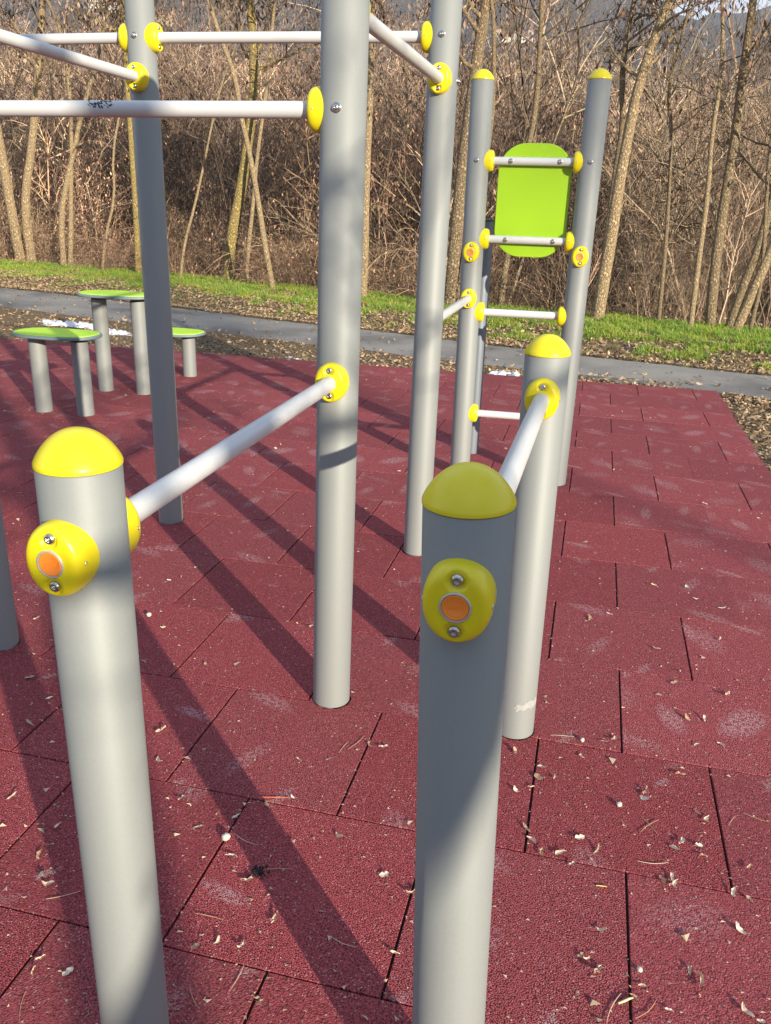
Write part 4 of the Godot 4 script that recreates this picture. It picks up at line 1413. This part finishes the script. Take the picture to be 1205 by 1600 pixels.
func build_litter() -> void:
	var r_ := RandomNumberGenerator.new()
	r_.seed = 202
	var leaf := [[0.293, -2.054], [0.292, -2.025], [0.43, -2.006], [0.446, -1.981], [0.165, -1.784], [0.378, -1.874], [0.36, -1.844], [0.417, -1.875], [0.425, -1.839], [0.53, -1.828], [0.321, -1.723], [0.341, -1.738], [0.345, -1.719], [0.481, -1.73], [0.519, -1.718], [0.172, -1.526], [0.129, -1.447], [0.141, -1.44], [0.164, -1.413], [0.482, -1.612], [0.358, -1.468], [0.258, -1.405], [0.242, -1.373], [0.307, -1.358], [0.459, -1.395], [0.488, -1.381], [0.381, -1.449], [-1.144, -1.94], [-1.033, -1.766], [-0.942, -1.674], [-0.847, -1.588], [-0.725, -1.516], [-0.655, -1.448], [-0.648, -1.27], [-0.689, -1.243], [-0.592, -1.273], [-0.55, -1.36], [-0.652, -1.761], [-0.693, -1.922], [-0.607, -1.952], [-0.515, -2.052], [-0.468, -2.048], [-0.488, -1.651], [-0.343, -1.558], [-0.265, -1.518], [-0.267, -1.343], [-0.708, -1.712], [-0.771, -1.649], [-1.082, -1.804], [0.111, -2.171], [-0.083, -2.139], [0.005, -2.088], [-0.005, -2.035], [0.041, -2.05], [-0.022, -1.987], [-0.062, -1.962], [-0.02, -1.815], [0.001, -1.776], [0.022, -1.738], [0.1, -1.718], [0.069, -1.751], [0.117, -1.818], [0.395, -2.167], [0.585, -2.658], [0.442, -2.472], [0.494, -2.487], [0.454, -2.331], [0.536, -2.355], [0.209, -2.287], [0.18, -2.267], [-1.71, -2.088], [-1.605, -1.954], [-1.55, -1.861], [-1.575, -1.999], [-1.383, -1.557], [-1.2, -1.488], [-1.185, -1.387], [-1.131, -1.329], [-1.104, -1.31], [-0.917, -1.114], [-0.99, -1.099], [-0.994, -1.129], [0.125, -3.106], [0.2, -3.166], [0.558, -3.42], [0.66, -3.359], [0.616, -3.073], [0.367, -2.922], [0.417, -2.688], [0.589, -2.661], [0.389, -3.514], [0.534, -3.535], [-1.871, -3.829], [-1.946, -5.098], [-1.267, -5.313], [-1.052, -4.772], [-1.457, -2.536], [-1.637, -2.929], [-1.601, -2.975], [-1.949, -2.461], [-1.185, -2.337]]
	var bits := []
	var scraps := []
	for k in 9: scraps.append(scrap(500 + k))
	var tones := [mat(lin(0.56, 0.44, 0.32), 0.7), mat(lin(0.48, 0.34, 0.24), 0.75), mat(lin(0.62, 0.53, 0.42), 0.7), mat(lin(0.36, 0.24, 0.15), 0.8)]
	for k in leaf.size():
		var o := put("leaf_scrap", scraps[k % 9], self, tones[[0, 2, 1, 0, 3, 2][k % 6]])
		var sc := r_.randf_range(0.0085, 0.019)
		o.transform = Transform3D(Basis.from_euler(Vector3(r_.randfn(0, 0.2), r_.randf() * TAU, r_.randfn(0, 0.2))).scaled(Vector3.ONE * sc), Vector3(leaf[k][0], 0.0015, leaf[k][1]))
		bits.append([o, ["cream", "tan", "whitish", "brown"][[0, 2, 1, 0, 3, 2][k % 6]] + " dry leaf scrap", "leaf scrap", "leaf scraps on the rubber tiles"])
	# dry needles and stalks
	var need := [[0.295, -1.916], [0.514, -1.997], [0.582, -2.028], [0.299, -1.778], [0.265, -1.346], [0.196, -1.335], [-0.697, -1.328], [-0.571, -1.195], [-0.639, -1.13], [-0.383, -1.34], [-0.597, -1.505], [-0.585, -2.015], [-0.552, -2.047], [-0.714, -1.575], [0.094, -2.425], [0.052, -2.262], [0.297, -1.919], [-1.048, -1.293], [-0.961, -1.021]]
	var straw := [mat(lin(0.42, 0.26, 0.15), 0.6), mat(lin(0.55, 0.42, 0.3), 0.6)]
	var blades := []
	for k in 5:
		var b := MB.new()
		var pts := PackedVector3Array()
		var rad := PackedFloat32Array()
		var bend := r_.randf_range(-0.35, 0.35)
		for j in 7:
			var t := j / 6.0 - 0.5
			pts.append(Vector3(t, 0.012 + 0.03 * absf(t), bend * (t * t - 0.1)))
			rad.append(0.013 * (1.0 - 0.8 * absf(t)))
		b.tube(pts, rad, 5)
		blades.append(b.mesh())
	for k in need.size():
		var o := put("dry_needle", blades[k % 5], self, straw[k % 2])
		var l := r_.randf_range(0.05, 0.085)
		o.transform = Transform3D(Basis(Vector3.UP, [0.9, 1.1, -0.3, 0.2, 0.9, 1.2, 0.0, 1.5, -0.8, -0.2, 0.3, 1.4, 1.2, -0.3, -1.0, 0.15, -1.0, 0.6, -1.1][k]).scaled(Vector3.ONE * l), Vector3(need[k][0], 0.001, need[k][1]))
		bits.append([o, ["brown", "pale"][k % 2] + " dry needle", "needle", "dry needles on the rubber tiles"])
	name_by_place(bits)
	var on := put("dry_needle", blades[1], self, mat(lin(0.75, 0.19, 0.06), 0.5))
	on.transform = Transform3D(Basis(Vector3.UP, 0.25).scaled(Vector3.ONE * 0.085), Vector3(-0.7, 0.003, -1.745))
	tag(on, "bright orange curved needle on a tile joint below the near tall post", "needle")
	var sb := MB.new()
	sb.tube(PackedVector3Array([Vector3(-0.5, 0.05, 0), Vector3(-0.1, 0.1, 0.02), Vector3(0.3, 0.09, -0.02), Vector3(0.5, 0.12, 0.03)]), PackedFloat32Array([0.06, 0.08, 0.07, 0.045]), 7, Color.WHITE, 0.1)
	var stick := put("stick", sb.mesh(mat(lin(0.6, 0.5, 0.3), 0.7)))
	stick.transform = Transform3D(Basis(Vector3.UP, 0.6).scaled(Vector3.ONE * 0.036), Vector3(0.222, 0.0, -1.357))
	tag(stick, "short thick pale stick at the joint near the bottom edge", "stick")
	stick = put("stick", sb.mesh(mat(lin(0.66, 0.52, 0.16), 0.7)))
	stick.transform = Transform3D(Basis(Vector3.UP, 0.1).scaled(Vector3(0.026, 0.018, 0.018)), Vector3(0.173, 0.0, -1.665))
	tag(stick, "tiny yellowish stick on the tile right of the low bar's near post", "stick")
	# pebbles
	var pm := MB.new()
	var pn := noise(FastNoiseLite.TYPE_SIMPLEX, 0.9, 3, 2)
	for j in 9:
		for k in 13:
			var th := PI * j / 8.0
			var ph := TAU * (k % 12) / 12.0
			var d := Vector3(sin(th) * cos(ph), cos(th), sin(th) * sin(ph))
			pm.vert(d * (1.0 + 0.35 * pn.get_noise_3dv(d * 1.4)) * Vector3(1, 0.75, 0.85), d)
	for j in 8:
		for k in 12:
			var a := j * 13 + k
			pm.face(a, a + 14, a + 1); pm.face(a, a + 13, a + 14)
	var peb := pm.mesh()
	var pale := mat(lin(0.52, 0.48, 0.41), 0.85)
	for q in [[0.219, -1.977, 0.0085, "white pebble on the tile right of the low bar, standing alone with a shadow"], [0.253, -1.441, 0.007, "white pebble caught in the wide joint near the bottom edge"], [-1.554, -2.609, 0.011, "white pebble on the mat right of the capped short post at left"], [0.113, -2.253, 0.008, "white pebble near the foot of the low bar's far post"], [-0.762, -1.566, 0.012, "roundish pink-white pebble on the shaded tile above the burnt spot"]]:
		var o := put("pebble", peb, self, pale)
		o.transform = Transform3D(Basis(Vector3.UP, r_.randf() * TAU).scaled(Vector3.ONE * q[2]), Vector3(q[0], q[2] * 0.68, q[1]))
		tag(o, q[3], "pebble", "pebbles on the rubber tiles")
	# burnt lump
	var bb := MB.new()
	for k in 90:
		var a := r_.randf() * TAU
		var rr := absf(r_.randfn(0, 0.011))
		var p := Vector3(cos(a) * rr, maxf(0.004 - rr * 0.12, 0.0), sin(a) * rr)
		var s := r_.randf_range(0.002, 0.0045)
		bb.box(p, Vector3(s, s * 0.8, s))
	var burnt := put("burnt_lump", bb.mesh(mat(lin(0.008, 0.008, 0.008), 0.9)))
	burnt.position = Vector3(-0.641, 0.001, -1.482)
	tag(burnt, "small black burnt lump melted into a red tile", "burnt spot")
	# crumbs too small and too many to count
	var cm := MB.new()
	cm.tri(Vector3(-1, 0.1, -0.3), Vector3(0.1, 0.5, 0.5), Vector3(0.9, 0.15, -0.2))
	cm.tri(Vector3(0.1, 0.5, 0.5), Vector3(0.2, 0.1, 0.9), Vector3(0.9, 0.15, -0.2))
	var where := []
	var cols := []
	for k in 11000:
		var v := 0.8 + pow(r_.randf(), 1.4) * 7.4
		var lo := -0.95 - 0.77 * (v - 1.0) - 0.8
		var x := r_.randf_range(lo, 1.2)
		if r_.randf() < 0.06: x = -0.018 + 0.5 * (floorf((x + 0.018) / 0.5) + (0.5 if posmod(int(floorf((4.23 - v) / 0.5)), 2) == 1 else 0.0)) + r_.randfn(0, 0.006)
		if x > 1.2: continue
		var sc := 0.0013 + 0.0042 * pow(r_.randf(), 2.0)
		if r_.randf() < 0.06: sc *= 2.5
		where.append(Transform3D(Basis.from_euler(Vector3(r_.randfn(0, 0.3), r_.randf() * TAU, r_.randfn(0, 0.3))).scaled(Vector3(sc * r_.randf_range(0.8, 1.8), sc, sc)), Vector3(x, 0.0006, -v)))
		cols.append(Color(0.52, 0.39, 0.27) * r_.randf_range(0.5, 1.15))
	var cr := many("leaf_crumbs", cm.mesh(), where, M.twig, cols)
	cr.set_meta("kind", "stuff")
	tag(cr, "pale crumbs of dry leaf scattered over the red rubber tiles", "leaf crumbs")
